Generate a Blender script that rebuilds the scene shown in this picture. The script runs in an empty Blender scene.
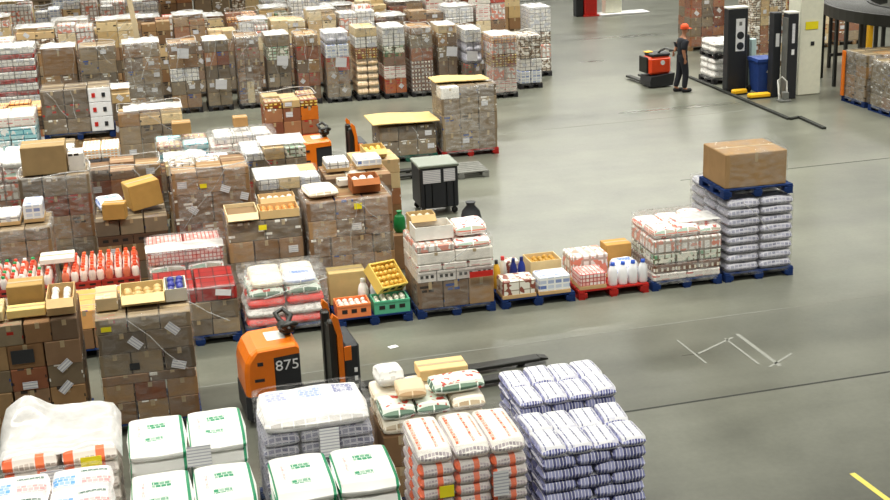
import bpy, math, random
from mathutils import Vector, Matrix, noise
COL = bpy.context.scene.collection
R = random.Random(7)
PI = math.pi

# ------------------------------------------------------------------ helpers
def lin(h):
    h = h.lstrip('#'); h = h if len(h) == 6 else ''.join(c*2 for c in h)
    v = [int(h[i:i+2], 16)/255 for i in (0, 2, 4)]
    return tuple(c/12.92 if c <= .04045 else ((c+.055)/1.055)**2.4 for c in v) + (1.0,)

class MB:
    """collects geometry for one mesh"""
    def __init__(s): s.v, s.f, s.m, s.sm = [], [], [], []
    def add(s, vs, fs, m=0, smooth=False):
        b = len(s.v); s.v += [tuple(v) for v in vs]
        for f in fs: s.f.append([b+i for i in f]); s.m.append(m); s.sm.append(smooth)
        return s
    def box(s, cx, cy, z0, sx, sy, sz, m=0, ch=0.0, rz=0.0, rx=0.0, ry=0.0):
        """box on base z0; ch chamfers the edges"""
        hx, hy, hz = sx/2, sy/2, sz/2
        if ch <= 0:
            vs = [(x, y, z) for z in (-hz, hz) for x, y in ((-hx, -hy), (hx, -hy), (hx, hy), (-hx, hy))]
            fs = [(3, 2, 1, 0), (4, 5, 6, 7), (0, 1, 5, 4), (1, 2, 6, 5), (2, 3, 7, 6), (3, 0, 4, 7)]
        else:
            ch = min(ch, .45*min(sx, sy, sz)); vs = []; idx = {}
            for kx in (-1, 1):
                for ky in (-1, 1):
                    for kz in (-1, 1):
                        for a in range(3):
                            p = [kx*(hx-ch), ky*(hy-ch), kz*(hz-ch)]
                            p[a] = (kx*hx, ky*hy, kz*hz)[a]
                            idx[kx, ky, kz, a] = len(vs); vs.append(p)
            fs = []
            sg = ((-1, -1), (1, -1), (1, 1), (-1, 1))
            for k in (-1, 1):
                for a in range(3):
                    q = []
                    for u, w in sg:
                        t = [0, 0, 0]; t[a] = k; t[(a+1) % 3] = u; t[(a+2) % 3] = w
                        q.append(idx[t[0], t[1], t[2], a])
                    fs.append(q if k > 0 else q[::-1])
            for a in range(3):
                b, c = (a+1) % 3, (a+2) % 3
                for u, w in sg:
                    q = []
                    for k, ax in ((-1, b), (1, b), (1, c), (-1, c)):
                        t = [0, 0, 0]; t[a] = k; t[b] = u; t[c] = w
                        q.append(idx[t[0], t[1], t[2], ax])
                    fs.append(q if u*w < 0 else q[::-1])
            for kx in (-1, 1):
                for ky in (-1, 1):
                    for kz in (-1, 1):
                        q = [idx[kx, ky, kz, a] for a in range(3)]
                        fs.append(q if kx*ky*kz > 0 else q[::-1])
        M = Matrix.Translation((cx, cy, z0+hz)) @ Matrix.Rotation(rz, 4, 'Z') @ Matrix.Rotation(ry, 4, 'Y') @ Matrix.Rotation(rx, 4, 'X')
        return s.add([M @ Vector(v) for v in vs], fs, m)
    def tube(s, pts, r, n=8, m=0, cap=True):
        pts = [Vector(p) for p in pts]; rings = []
        for i, p in enumerate(pts):
            d = (pts[min(i+1, len(pts)-1)]-pts[max(i-1, 0)]).normalized()
            a = d.cross(Vector((0, 0, 1)) if abs(d.z) < .9 else Vector((1, 0, 0))).normalized(); b = d.cross(a)
            rr = r[i] if isinstance(r, (list, tuple)) else r
            rings.append([p+(a*math.cos(t)+b*math.sin(t))*rr for t in (2*PI*k/n for k in range(n))])
        vs = [v for q in rings for v in q]
        fs = [(i*n+k, i*n+(k+1) % n, (i+1)*n+(k+1) % n, (i+1)*n+k) for i in range(len(pts)-1) for k in range(n)]
        s.add(vs, fs, m, True)
        if cap: s.add(rings[0], [list(range(n))[::-1]], m); s.add(rings[-1], [list(range(n))], m)
        return s
    def lathe(s, prof, cx=0, cy=0, n=10, m=0):
        vs = [(cx+r*math.cos(2*PI*k/n), cy+r*math.sin(2*PI*k/n), z) for r, z in prof for k in range(n)]
        fs = [(i*n+k, i*n+(k+1) % n, (i+1)*n+(k+1) % n, (i+1)*n+k) for i in range(len(prof)-1) for k in range(n)]
        s.add(vs, fs, m, True); s.add(vs[-n:], [list(range(n))], m); return s
    def prism(s, poly, y0, y1, m=0):
        """polygon in x,z pushed along y"""
        n = len(poly); vs = [(x, y0, z) for x, z in poly]+[(x, y1, z) for x, z in poly]
        fs = [list(range(n)), list(range(n, 2*n))[::-1]]+[(i, i+n, (i+1) % n+n, (i+1) % n) for i in range(n)]
        return s.add(vs, fs, m)
    def build(s, name, mats, parent=None, color=None, loc=None, rz=0.0):
        me = bpy.data.meshes.new(name); me.from_pydata(s.v, [], s.f)
        for m in (mats if isinstance(mats, (list, tuple)) else [mats]): me.materials.append(m)
        me.polygons.foreach_set('material_index', s.m); me.polygons.foreach_set('use_smooth', s.sm)
        me.update()
        o = bpy.data.objects.new(name, me); COL.objects.link(o)
        if parent: o.parent = parent
        if color: o.color = color
        if loc: o.location = loc
        if rz: o.rotation_euler = (0, 0, rz)
        return o

def tag(o, label=None, cat=None, group=None, kind=None):
    for k, v in (('label', label), ('category', cat), ('group', group), ('kind', kind)):
        if v: o[k] = v
    return o

def thing(name, label, cat, loc, rz=0.0, group=None):
    o = bpy.data.objects.new(name, None); COL.objects.link(o)
    o.empty_display_size = .1; o.location = loc; o.rotation_euler = (0, 0, rz)
    return tag(o, label, cat, group)

# ------------------------------------------------------------------ materials
class NT:
    def __init__(s, name):
        s.mat = bpy.data.materials.new(name); s.mat.use_nodes = True
        s.t = s.mat.node_tree; s.t.nodes.clear()
        s.out = s.t.nodes.new('ShaderNodeOutputMaterial')
    def n(s, typ, props=None, **inp):
        nd = s.t.nodes.new('ShaderNode'+typ)
        for k, v in (props or {}).items(): setattr(nd, k, v)
        for k, v in inp.items():
            key = int(k[1:]) if k[0] == 'i' and k[1:].isdigit() else k.replace('_', ' ')
            sk = nd.inputs[key]
            if hasattr(v, 'node'): s.t.links.new(v, sk)
            else: sk.default_value = v
        return nd
    def math(s, op, a, b=0.0, clamp=False):
        return s.n('Math', {'operation': op, 'use_clamp': clamp}, i0=a, i1=b).outputs[0]
    def mix(s, fac, a, b, blend='MIX'):
        return s.n('MixRGB', {'blend_type': blend}, Fac=fac, Color1=a, Color2=b).outputs[0]
    def bsdf(s, **k):
        b = s.n('BsdfPrincipled', None, **k); s.t.links.new(b.outputs[0], s.out.inputs[0]); return b
    def ramp(s, fac, lo, hi, a=(0, 0, 0, 1), b=(1, 1, 1, 1)):
        r = s.n('ValToRGB', None, Fac=fac); e = r.color_ramp.elements
        e[0].position, e[0].color, e[1].position, e[1].color = lo, a, hi, b
        return r.outputs[0]
    def boxuv(s, scale=1.0):
        """u,v laid on each face of an upright box, in metres"""
        tc = s.n('TexCoord'); p = s.n('SeparateXYZ', None, Vector=tc.outputs['Object'])
        nm = s.n('SeparateXYZ', None, Vector=tc.outputs['Normal'])
        ax = s.math('GREATER_THAN', s.math('ABSOLUTE', nm.outputs[0]), .7)
        az = s.math('GREATER_THAN', s.math('ABSOLUTE', nm.outputs[2]), .72)
        mixf = lambda f, a, b: s.math('ADD', s.math('MULTIPLY', a, s.math('SUBTRACT', 1.0, f)), s.math('MULTIPLY', b, f))
        u = mixf(ax, p.outputs[0], p.outputs[1]); v = mixf(az, p.outputs[2], p.outputs[1])
        oi = s.n('ObjectInfo')
        c = s.n('CombineXYZ', None, X=u, Y=v, Z=s.math('MULTIPLY', oi.outputs['Random'], 7.0))
        return s.n('VectorMath', {'operation': 'SCALE'}, i0=c.outputs[0], Scale=scale).outputs[0], az
    def noise(s, scale, detail=3.0, vec=None, rough=.55):
        k = {'Vector': vec} if vec is not None else {}
        return s.n('TexNoise', None, Scale=scale, Detail=detail, Roughness=rough, **k).outputs['Fac']

M = {}
def simple(name, col, rough=.6, metal=0.0, spec=.4, var=.12):
    t = NT(name); f = t.noise(9.0, 3.0, t.n('TexCoord').outputs['Object'])
    c = lin(col) if isinstance(col, str) else col
    dark = tuple(x*(1-var*2) for x in c[:3])+(1,)
    t.bsdf(Base_Color=t.mix(f, dark, tuple(min(1, x*(1+var)) for x in c[:3])+(1,)), Roughness=rough, Metallic=metal, Specular_IOR_Level=spec)
    M[name] = t.mat; return t.mat

def objcol(name, rough=.7, spec=.3, var=.3, bump=0.0):
    t = NT(name); oi = t.n('ObjectInfo'); f = t.noise(6.0, 4.0, t.n('TexCoord').outputs['Object'])
    k = t.math('ADD', t.math('MULTIPLY', f, var), 1-var*.5)
    k = t.math('MULTIPLY', k, t.math('ADD', t.math('MULTIPLY', oi.outputs['Random'], .24), .88))
    c = t.n('VectorMath', {'operation': 'SCALE'}, i0=oi.outputs['Color'], Scale=k).outputs[0]
    t.bsdf(Base_Color=c, Roughness=rough, Specular_IOR_Level=spec); M[name] = t.mat; return t.mat
objcol('cardboard', .85, .15, .35); objcol('plastic', .35, .5, .12); objcol('paint_wood', .75, .2, .6)

def printed(name, ink, amount, white=False):
    """cardboard in the object's colour with blocks of print on it"""
    t = NT(name); uv, az = t.boxuv(1.0); oi = t.n('ObjectInfo')
    b = t.n('TexBrick', {'offset': .37, 'squash': .6}, Vector=uv, Color1=(0, 0, 0, 1), Color2=(1, 1, 1, 1), Mortar=(0, 0, 0, 1), Scale=1.0, Mortar_Size=.012, Bias=-.1, Brick_Width=.17, Row_Height=.062)
    m = t.ramp(b.outputs[0], 1-amount, 1-amount+.02)
    m = t.math('MULTIPLY', m, t.math('SUBTRACT', 1.0, t.math('MULTIPLY', az, .7)))
    f = t.noise(7.0, 4.0, t.n('TexCoord').outputs['Object'])
    base = t.n('VectorMath', {'operation': 'SCALE'}, i0=oi.outputs['Color'], Scale=t.math('ADD', t.math('MULTIPLY', f, .4), .8)).outputs[0]
    t.bsdf(Base_Color=t.mix(m, base, lin(ink)), Roughness=.8, Specular_IOR_Level=.2); M[name] = t.mat
printed('print_dark', '#3b332d', .35); printed('print_red', '#b02c22', .4); printed('print_blue', '#2c4a8c', .35)
printed('print_green', '#2e7a4c', .35); printed('print_white', '#f2efe6', .35)

def product(name, a, b, gap, bw=.09, rh=.09, mort=.012, bias=0.0, third=None):
    """a film-packed tray of units: two unit colours and the gap between them"""
    t = NT(name); uv, az = t.boxuv(1.0)
    br = t.n('TexBrick', {'offset': 0.0}, Vector=uv, Color1=lin(a), Color2=lin(b), Mortar=lin(gap), Scale=1.0, Mortar_Size=mort, Bias=bias, Brick_Width=bw, Row_Height=rh)
    c = br.outputs[0]
    if third:
        f = t.ramp(t.noise(9.0, 1.0, uv), .56, .58); c = t.mix(f, c, lin(third))
    t.bsdf(Base_Color=c, Roughness=.35, Specular_IOR_Level=.5); M[name] = t.mat
product('pk_redwhite', '#f3efe8', '#c8322c', '#efeae0', .16, .055, .016)
product('pk_white', '#f4f2ec', '#e3e0da', '#7d7a76', .14, .11, .008, third='#c9cbd2')
product('pk_blue', '#dfe6ee', '#3f63b0', '#f3f3f0', .12, .08, .014)
product('pk_green', '#e9eee0', '#3f9a63', '#6b5a3c', .11, .08, .012, third='#f3efe0')
product('pk_dark', '#4c3a30', '#7a6350', '#241d1a', .13, .09, .01)
product('pk_cyan', '#7fd4dc', '#e8f4f4', '#2f8fa6', .25, .1, .012, third='#f4f4f0')
product('pk_orange', '#f09a3a', '#f7d8a0', '#7a3a18', .1, .07, .012)
product('pk_brownwhite', '#d8cdb8', '#8d6c4d', '#54402e', .12, .07, .012, third='#f3efe6')
product('pk_pinkmesh', '#f7efea', '#eaa49b', '#b9463f', .06, .06, .008)
product('pk_mixed', '#f0ece0', '#e4d9c4', '#9a8a74', .17, .13, .008, third='#8c4a3a')
product('pk_red', '#a8241f', '#8c1c1a', '#5a1210', .2, .2, .01)
product('pk_jars', '#f5ead2', '#f4f1ea', '#70452c', .09, .11, .03)
product('pk_milk', '#f5f3ee', '#eee9e2', '#b9a79a', .12, .16, .02, third='#e08a72')
product('pk_egg', '#f0a24a', '#f6c98a', '#f5efe2', .07, .05, .012)
product('pk_yellow', '#f2d34a', '#f4ead0', '#8a5a20', .1, .07, .02, third='#8a3d22')

def sackmat(name, top, side_a, side_b, sw=.1, sh=.05, patches=(), speck=None, rough=.4, edge=.455):
    t = NT(name); uv, az = t.boxuv(1.0)
    g = t.n('SeparateXYZ', None, Vector=t.n('TexCoord').outputs['Generated'])
    tex = t.noise(5.0, 3.0, t.n('TexCoord').outputs['Object'])
    c = t.mix(t.math('MULTIPLY', tex, .25), lin(top), tuple(x*.72 for x in lin(top)[:3])+(1,))
    if speck:
        c = t.mix(t.ramp(t.noise(13.0, 1.0, uv), .6, .63), c, lin(speck))
    if side_a:
        ex = t.math('ABSOLUTE', t.math('SUBTRACT', g.outputs[0], .5)); ey = t.math('ABSOLUTE', t.math('SUBTRACT', g.outputs[1], .5))
        az = t.math('LESS_THAN', t.math('MAXIMUM', ex, ey), edge)
        b = t.n('TexBrick', {'offset': .0}, Vector=uv, Color1=lin(side_a), Color2=lin(side_b), Mortar=lin(top), Scale=1.0, Mortar_Size=min(.008, sw*.12), Bias=0.0, Brick_Width=sw, Row_Height=sh)
        c = t.mix(az, b.outputs[0], c)
    for x0, x1, y0, y1, col, fine in patches:
        m = t.math('MULTIPLY', t.math('MULTIPLY', t.math('GREATER_THAN', g.outputs[0], x0), t.math('LESS_THAN', g.outputs[0], x1)),
                   t.math('MULTIPLY', t.math('GREATER_THAN', g.outputs[1], y0), t.math('LESS_THAN', g.outputs[1], y1)))
        if fine:
            b = t.n('TexBrick', {'offset': .3}, Vector=uv, Color1=(1, 1, 1, 1), Color2=(0, 0, 0, 1), Mortar=(0, 0, 0, 1), Scale=1.0, Mortar_Size=.003, Bias=-.55, Brick_Width=.05, Row_Height=.055)
            m = t.math('MULTIPLY', m, b.outputs[0])
        c = t.mix(m, c, lin(col))
    t.bsdf(Base_Color=c, Roughness=rough, Specular_IOR_Level=.5); M[name] = t.mat
GB = '#128a5c'
sackmat('sk_green', '#e9e8e3', None, None, patches=[(.9, .95, .0, 1, GB, 0), (.03, .05, .0, 1, GB, 0), (.3, .6, .22, .32, GB, 1), (.36, .66, .56, .7, GB, 1), (.2, .24, .35, .7, '#d9a8a4', 1)])
sackmat('sk_circle', '#e6e5e4', '#dcd9d4', '#b8b2ad', .12, .06, [(.1, .28, .55, .85, '#9aa0cc', 1), (.4, .6, .55, .85, '#8f9fd8', 1), (.72, .9, .6, .88, '#6c6f98', 1)])
sackmat('sk_orange', '#ece7de', '#b9aeb0', '#8d8288', .035, .05, [(.1, .2, .1, .9, '#e8602c', 1), (.55, .62, .1, .9, '#e8602c', 1), (.8, .86, .2, .8, '#d98a6a', 1)])
sackmat('sk_orangeside', '#d8d0ca', '#9c9096', '#b9a8ac', .03, .2, [(.0, .14, .0, .3, '#e8602c', 0), (.5, .66, .0, .3, '#ea6a38', 0)])
sackmat('sk_navy', '#dedde0', '#2b2f70', '#8d90bd', .03, .3, [(.15, .2, .05, .95, '#5b5f86', 1), (.5, .56, .1, .9, '#45496e', 1), (.82, .9, .1, .9, '#5b5f86', 1)], speck='#c9c8d4')
sackmat('sk_pink', '#e9e6e4', '#f0c8c8', '#f3efee', .3, .02, [(.05, .4, .1, .5, '#5f9fd6', 1), (.5, .95, .1, .35, '#e59a9a', 1), (.48, .9, .6, .7, '#1f5a48', 1)])
sackmat('sk_white', '#e8e6e0', None, None, speck='#c8c4bc')
sackmat('sk_cream', '#efe6d2', '#d8c8ac', '#a8906e', .12, .06)
sackmat('sk_brown', '#d8cec4', '#9a8b80', '#b8a89c', .05, .2, [(.05, .22, .0, .3, '#e2602c', 0), (.6, .75, .0, .3, '#e86c38', 0)])
sackmat('sk_grey', '#aeadb5', '#57586f', '#8f8e9e', .07, .03, speck='#63657f', edge=.36)
sackmat('sk_red', '#f3eee8', '#d6362c', '#f2eee8', .4, .12, [(.0, 1, .0, .4, '#d6362c', 0)])
sackmat('sk_redgreen', '#f4f0ea', '#e05a40', '#8fae9a', .25, .07, speck='#cf4436')
sackmat('sk_tan', '#ddc6a0', '#c8a87c', '#b08a5e', .2, .1)
sackmat('sk_navyside', '#d9d8de', '#272b68', '#9295c0', .034, .3, edge=.36)
sackmat('sk_bluewhite', '#f2f3f4', '#3f69b8', '#eef0f4', .3, .11, [(.2, .8, .3, .7, '#4f7fd0', 1)])
sackmat('sk_brownwave', '#e0d8c8', '#9a8468', '#857259', .4, .1)
sackmat('sk_greenleaf', '#dfe8da', '#3d5a48', '#6f8a74', .2, .09, speck='#c24438')

def film(name, lo, hi, col=.72):
    t = NT(name); v = t.n('TexCoord').outputs['Object']
    st = t.n('Mapping', None, Vector=v, Scale=(2.2, 2.2, 6.0), Rotation=(.25, .3, .2)).outputs[0]
    f = t.noise(2.6, 4.0, st, .65)
    fac = t.n('MapRange', None, Value=f, i1=.36, i2=.72, i3=lo, i4=hi).outputs[0]
    p = t.n('BsdfPrincipled', None, Base_Color=(col, col*.985, col*.95, 1), Roughness=.16, Specular_IOR_Level=.6)
    tr = t.n('BsdfTransparent')
    mx = t.n('MixShader', None, i0=fac, i1=tr.outputs[0], i2=p.outputs[0]); t.t.links.new(mx.outputs[0], t.out.inputs[0])
    M[name] = t.mat
film('film_thin', .0, .3, .55); film('film', .03, .5); film('film_dense', .3, .85); film('film_sheet', .72, .97)

simple('steel_black', '#23231f', .45, 0, .5); simple('rubber', '#1c1c1c', .8); simple('truck_orange', '#f07a12', .35, 0, .5, .06)
simple('truck_red', '#f24a1c', .4, 0, .5, .06); simple('truck_black', '#26282c', .5, 0, .5); simple('paper', '#f4f3f4', .8); simple('paper_lilac', '#cfcbe0', .8)
simple('paper_yellow', '#f6e526', .7, 0, .3, .04); simple('tape', '#b8a27c', .4); simple('pillar_paint', '#ecebd6', .6, 0, .3, .06)
simple('bin_blue', '#27458c', .5); simple('yellow_paint', '#f5b918', .5, 0, .4, .05); simple('grey_steel', '#8b8c88', .4, .5)
simple('white_paint', '#e9e7df', .5); simple('skin', '#b07a5c', .6); simple('navy_cloth', '#22242c', .85); simple('cap_orange', '#f0582a', .7)
simple('shoe', '#17181a', .7); simple('red_paint', '#c9281f', .5); simple('green_plastic', '#17803f', .4); simple('timber', '#cdbb98', .8)
simple('carton_inside', '#8f7350', .9); simple('dark_gap', '#2a2622', .9); simple('blue_plastic', '#2b56c0', .4); simple('floor_line_yellow', '#d8c860', .7)
simple('scuff_white', '#85867e', .6); simple('kerb', '#262823', .6)

t = NT('label_print'); uv, az = t.boxuv(1.0)
uv = t.n('Mapping', None, Vector=uv, Location=(3.3, 0, 0)).outputs[0]
b = t.n('TexBrick', {'offset': .0}, Vector=uv, Color1=(.8, .8, .8, 1), Color2=(.8, .8, .8, 1), Mortar=lin('#b4b3c0'), Scale=1.0, Mortar_Size=.006, Brick_Width=9.0, Row_Height=.034)
t.bsdf(Base_Color=b.outputs[0], Roughness=.7); M['label_print'] = t.mat

t = NT('concrete'); tc = t.n('TexCoord').outputs['Object']
big = t.noise(.16, 4.0, tc, .6); mid = t.noise(1.3, 5.0, tc, .6); fine = t.noise(14.0, 3.0, tc)
st = t.noise(1.0, 4.0, t.n('Mapping', None, Vector=tc, Scale=(.1, .8, 1)).outputs[0], .5)
v = t.math('ADD', t.math('ADD', t.math('MULTIPLY', big, .5), t.math('MULTIPLY', mid, .22)), t.math('ADD', t.math('MULTIPLY', st, .45), t.math('MULTIPLY', fine, .12)))
c = t.ramp(v, .48, .88, lin('#4d4e45'), lin('#818275'))
# slab tint with floor reflection brightness put into its colour: the joints at y = 14 and y = 16.5 divide darker from paler bands
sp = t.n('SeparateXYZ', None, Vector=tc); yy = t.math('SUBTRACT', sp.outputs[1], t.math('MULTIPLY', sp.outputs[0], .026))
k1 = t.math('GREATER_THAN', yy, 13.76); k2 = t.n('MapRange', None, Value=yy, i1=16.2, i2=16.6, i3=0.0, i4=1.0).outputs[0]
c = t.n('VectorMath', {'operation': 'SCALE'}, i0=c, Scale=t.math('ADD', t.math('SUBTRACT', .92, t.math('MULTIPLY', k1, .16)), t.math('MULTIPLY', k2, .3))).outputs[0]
rg = t.n('MapRange', None, Value=st, i1=.3, i2=.7, i3=.27, i4=.33).outputs[0]
t.bsdf(Base_Color=c, Roughness=rg, Specular_IOR_Level=.55); M['concrete'] = t.mat

# ------------------------------------------------------------------ goods
BROWN = ['#9c7a55', '#8c6a4a', '#a5835d', '#7d6045', '#927459', '#7a6450', '#9c7e5a']
GREYB = ['#877660', '#7c6c57', '#968369', '#6f6150', '#8a7a62']
PALE = ['#d9c193', '#cfb285', '#e0cda6', '#c8aa78']
REDB = ['#8e5a40', '#9a6648', '#7f4c38', '#a3714f']
WHITE = ['#efece4', '#e6e2d8', '#f4f2ee']
MIXD = BROWN+GREYB+['#e9e5db', '#c05a40']

def label_on(parent, x, y, z, w, h, mat='label_print', rot=0.0, name='paper_label', label=None):
    """a sheet stuck on a face that looks along -y"""
    m = MB().box(0, 0, -h/2, w, .004, h, 0)
    o = m.build(name, M[mat], parent, None, (x, y, z)); o.rotation_euler = (0, rot, 0)
    if label: o['label'] = label
    return o

def carton_mesh(sx, sy, sz, ch=.008):
    m = MB().box(0, 0, 0, sx, sy, sz, 0, ch)
    m.box(0, 0, sz-.001, sx*.96, .05, .003, 1)
    m.box(0, -sy/2-.0005, sz*.72, .05, .003, sz*.28, 1)
    return m

def sack_mesh(sx, sy, sz, seed, nx=14, ny=10, p=5.0, amp=.16):
    rr = random.Random(seed); off = Vector((rr.random()*50, rr.random()*50, rr.random()*50))
    m = MB(); vs = []
    for s in (1, -1):
        for j in range(ny+1):
            for i in range(nx+1):
                u, w = 2*i/nx-1, 2*j/ny-1
                u2 = math.copysign(abs(u)**.6, u); w2 = math.copysign(abs(w)**.6, w)
                hh = max(0.0, (1-abs(u2)**p)*(1-abs(w2)**p))**.28
                x = sx/2*u2*(1-.07*(1-hh)*abs(w2)); y = sy/2*w2*(1-.07*(1-hh)*abs(u2))
                nz = noise.noise(Vector((x*5, y*5, s*3))+off)
                z = sz/2+s*sz/2*hh*(1+amp*nz*(1 if s > 0 else .2))*.98
                vs.append((x, y, max(0.0, min(z, sz*1.06))))
    n = (nx+1)*(ny+1); fs = []
    for s in (0, 1):
        for j in range(ny):
            for i in range(nx):
                a = s*n+j*(nx+1)+i; q = (a, a+1, a+nx+2, a+nx+1)
                fs.append(q if s == 0 else q[::-1])
    edge = [i for i in range(nx+1)]+[j*(nx+1)+nx for j in range(1, ny+1)]+[ny*(nx+1)+i for i in range(nx-1, -1, -1)]+[j*(nx+1) for j in range(ny-1, 0, -1)]
    for k in range(len(edge)):
        a, b = edge[k], edge[(k+1) % len(edge)]; fs.append((b, a, a+n, b+n))
    m.add(vs, fs, 0, True); return m

def crate_mesh(sx, sy, sz):
    m = MB(); w = .018
    m.box(0, 0, 0, sx, sy, .02)
    for s in (-1, 1):
        m.box(0, s*(sy/2-w/2), .02, sx, w, sz-.02); m.box(s*(sx/2-w/2), 0, .02, w, sy-2*w, sz-.02)
        m.box(0, s*(sy/2-.004), sz-.03, sx, .02, .028, 0)
    for k in (-.28, 0, .28):
        m.box(k*sx, -sy/2-.0015, sz*.35, sx*.16, .003, sz*.3, 1)
    return m

def heap_mesh(sx, sy, seed, r=.045, n=None):
    """a bumpy heap of produce that fills a tray"""
    rr = random.Random(seed); m = MB()
    nx, ny = max(2, int(sx/(r*1.9))), max(2, int(sy/(r*1.9)))
    for j in range(ny):
        for i in range(nx):
            cx, cy = (i+.5)/nx*sx-sx/2+rr.uniform(-.006, .006), (j+.5)/ny*sy-sy/2
            q = r*rr.uniform(.9, 1.08)
            m.lathe([(q*.6, -q*.8), (q, 0), (q*.72, q*.7), (q*.1, q)], cx, cy, 7, 0)

            i0 = len(m.v)-35
            dz = rr.uniform(-.01, .015)
            for vi in range(i0, len(m.v)):
                x, y, z = m.v[vi]; m.v[vi] = (x, y, z+dz)
    return m

def unit(style, parent, x, y, z, sx, sy, sz, col, rnd, pl=.0):
    """one carton / pack / sack / crate / bottle of a load; (x, y, z) is the middle of its base"""
    kind, _, arg = style.partition(':')
    rz = rnd.uniform(-.012, .012); loc = (x, y, z)
    if kind == 'carton':
        if arg in ('', 'cardboard') and rnd.random() < .34: arg = rnd.choice(('print_dark', 'print_dark', 'print_white', 'print_red', 'print_blue'))
        o = carton_mesh(sx, sy, sz).build('carton', [M[arg or 'cardboard'], M['tape']], parent, lin(col), loc, rz)
        if rnd.random() < pl:
            w = min(.15, sx*.4); h = min(.11, sz*.55)
            label_on(o, rnd.uniform(-.25, .25)*sx, -sy/2-.004, sz*rnd.uniform(.4, .65), w, h, 'label_print', rnd.choice((0, 0, .7)))
        return o
    if kind == 'pack':
        return MB().box(0, 0, 0, sx, sy, sz, 0, .02).build('shrink_pack', M[arg], parent, None, loc, rz)
    if kind == 'sack':
        rz = rnd.uniform(-.06, .06) if arg == 'sk_navy' else rz
        return sack_mesh(sx+.012, sy+.012, sz*1.05, rnd.random()*1e6).build('sack', M[arg], parent, None, loc, rz)
    if kind == 'crate':
        o = crate_mesh(sx, sy, sz).build('crate', [M['plastic'], M['dark_gap']], parent, lin(col), loc, rz)
        if arg:
            h = heap_mesh(sx-.06, sy-.06, rnd.random()*1e6).build('produce', M['plastic'], o, lin(arg), (0, 0, sz-.05))
        return o
    if kind == 'bottle':
        r = min(sx, sy)*.47
        o = MB().lathe([(r*.9, 0), (r, .02), (r, sz*.55), (r*.85, sz*.68), (r*.4, sz*.84), (r*.38, sz*.86)], n=10).build('bottle', M['plastic'], parent, lin(col), loc)
        MB().lathe([(r*.5, sz*.78), (r*.52, sz*.98), (r*.4, sz)], n=10).build('bottle_cap', M['plastic'], o, lin(arg))
        return o
    raise ValueError(style)

NAMES = {}
def stack(tg, w, d, z0, layers, rnd, pl=.15):
    z = z0
    for li, L in enumerate(layers):
        style, h, nx, cols = L[:4]; op = L[4] if len(L) > 4 else {}
        ny = op.get('ny', 2); top = li == len(layers)-1 or op.get('top')
        sh = op.get('shrink', 0.0); lw, ld = w-sh, d-sh; ox = op.get('ox', 0)
        ux, uy = lw/nx, ld/ny
        for j in range(ny):
            for i in range(nx):
                if j > 0 and not top and 0 < i < nx-1: continue
                st = rnd.choice(style) if isinstance(style, (list, tuple)) else style
                if op.get('skip') and (i, j) in op['skip']: continue
                hh = h*(rnd.uniform(1-op['rag'], 1) if 'rag' in op else 1)
                unit(st, tg, -lw/2+ux*(i+.5)+ox+rnd.uniform(-.006, .006), -ld/2+uy*(j+.5)+rnd.uniform(-.008, .004), z, ux-.012, uy-.012, hh-.004, rnd.choice(cols), rnd, pl)
        z += h
    return z

PCOL = {'blue': '#172f60', 'red': '#a3231d', 'brown': '#8b6f4e', 'dark': '#2b2a2c', 'grey': '#7a7a74', 'green': '#2a5a4a'}
def pallet(parent, w, d, col, sub=False, name='pallet', loc=(0, 0, 0)):
    """timber pallet 0.144 high: deck boards, stringers, blocks, skids"""
    m = MB(); n = 6; bw = d/n*.82
    for k in range(n): m.box(0, -d/2+(k+.5)*d/n, .122, w, bw, .022)
    for x in (-1, 0, 1): m.box(x*(w/2-.05), 0, .1, .1, d, .022)
    for x in (-1, 0, 1): m.box(x*(w/2-.05), 0, 0, .1, d, .02)
    if not sub:
        for x in (-1, 0, 1):
            for y in (-1, 0, 1): m.box(x*(w/2-.06), y*(d/2-.07), .02, .12, .14, .08)
    o = m.build(name, M['paint_wood'], parent, lin(PCOL[col]), loc)
    if sub:
        for x in (-1, 0, 1):
            for y in (-1, 0, 1):
                MB().box(x*(w/2-.07), y*(d/2-.07), .02, .14, .14, .08, 0, .008).build('block', M['paint_wood'], o, lin(PCOL[col]))
    return o

def wrap_mesh(w, d, z0, z1, seed, bulge=.012, lid=None, collar=.0, nz=9, npt=44, peak=None):
    """stretch film wound round a load; lid closes it on top"""
    off = Vector((seed*1.37 % 31, seed*.71 % 29, 0)); m = MB(); vs = []
    hw, hd = w/2+.014, d/2+.014
    for k in range(nz+1):
        z = z0+(z1-z0)*k/nz
        for i in range(npt):
            a = 2*PI*i/npt; c, s = math.cos(a), math.sin(a)
            q = (abs(c)**9+abs(s)**9)**(-1/9)
            nn = noise.noise(Vector((c*2.3, s*2.3, z*3.1))+off)
            e = bulge*(.5+.5*nn)
            zz = z-(.02+.09*abs(noise.noise(Vector((c*2, s*2, 7))+off)) if k == nz and not (lid or collar) else 0)
            vs.append((c*q*(hw+e), s*q*(hd+e), zz))
    fs = [(k*npt+i, k*npt+(i+1) % npt, (k+1)*npt+(i+1) % npt, (k+1)*npt+i) for k in range(nz) for i in range(npt)]
    if lid or collar:
        for r in ((.8, .45, .0) if lid else (1-collar,)):
            b = len(vs)
            for i in range(npt):
                x, y, _ = vs[nz*npt+i]
                zz = z1+.012*noise.noise(Vector((x*4, y*4, 1))+off)+(lid or -.02)*(1-r)
                if peak:
                    px, py, ph, pr = peak; zz += ph*math.exp(-((x*r-px)**2+(y*r-py)**2)/pr**2)
                vs.append((x*r, y*r, zz))
            fs += [(b-npt+i, b-npt+(i+1) % npt, b+(i+1) % npt, b+i) for i in range(npt)]
    m.add(vs, fs, 0, True); return m

def strand(tg, pts, r=.012, seed=0):
    """a twisted tail of film"""
    return MB().tube(pts, r, 6).build('film_tail', M['film_dense'], tg)

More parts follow.
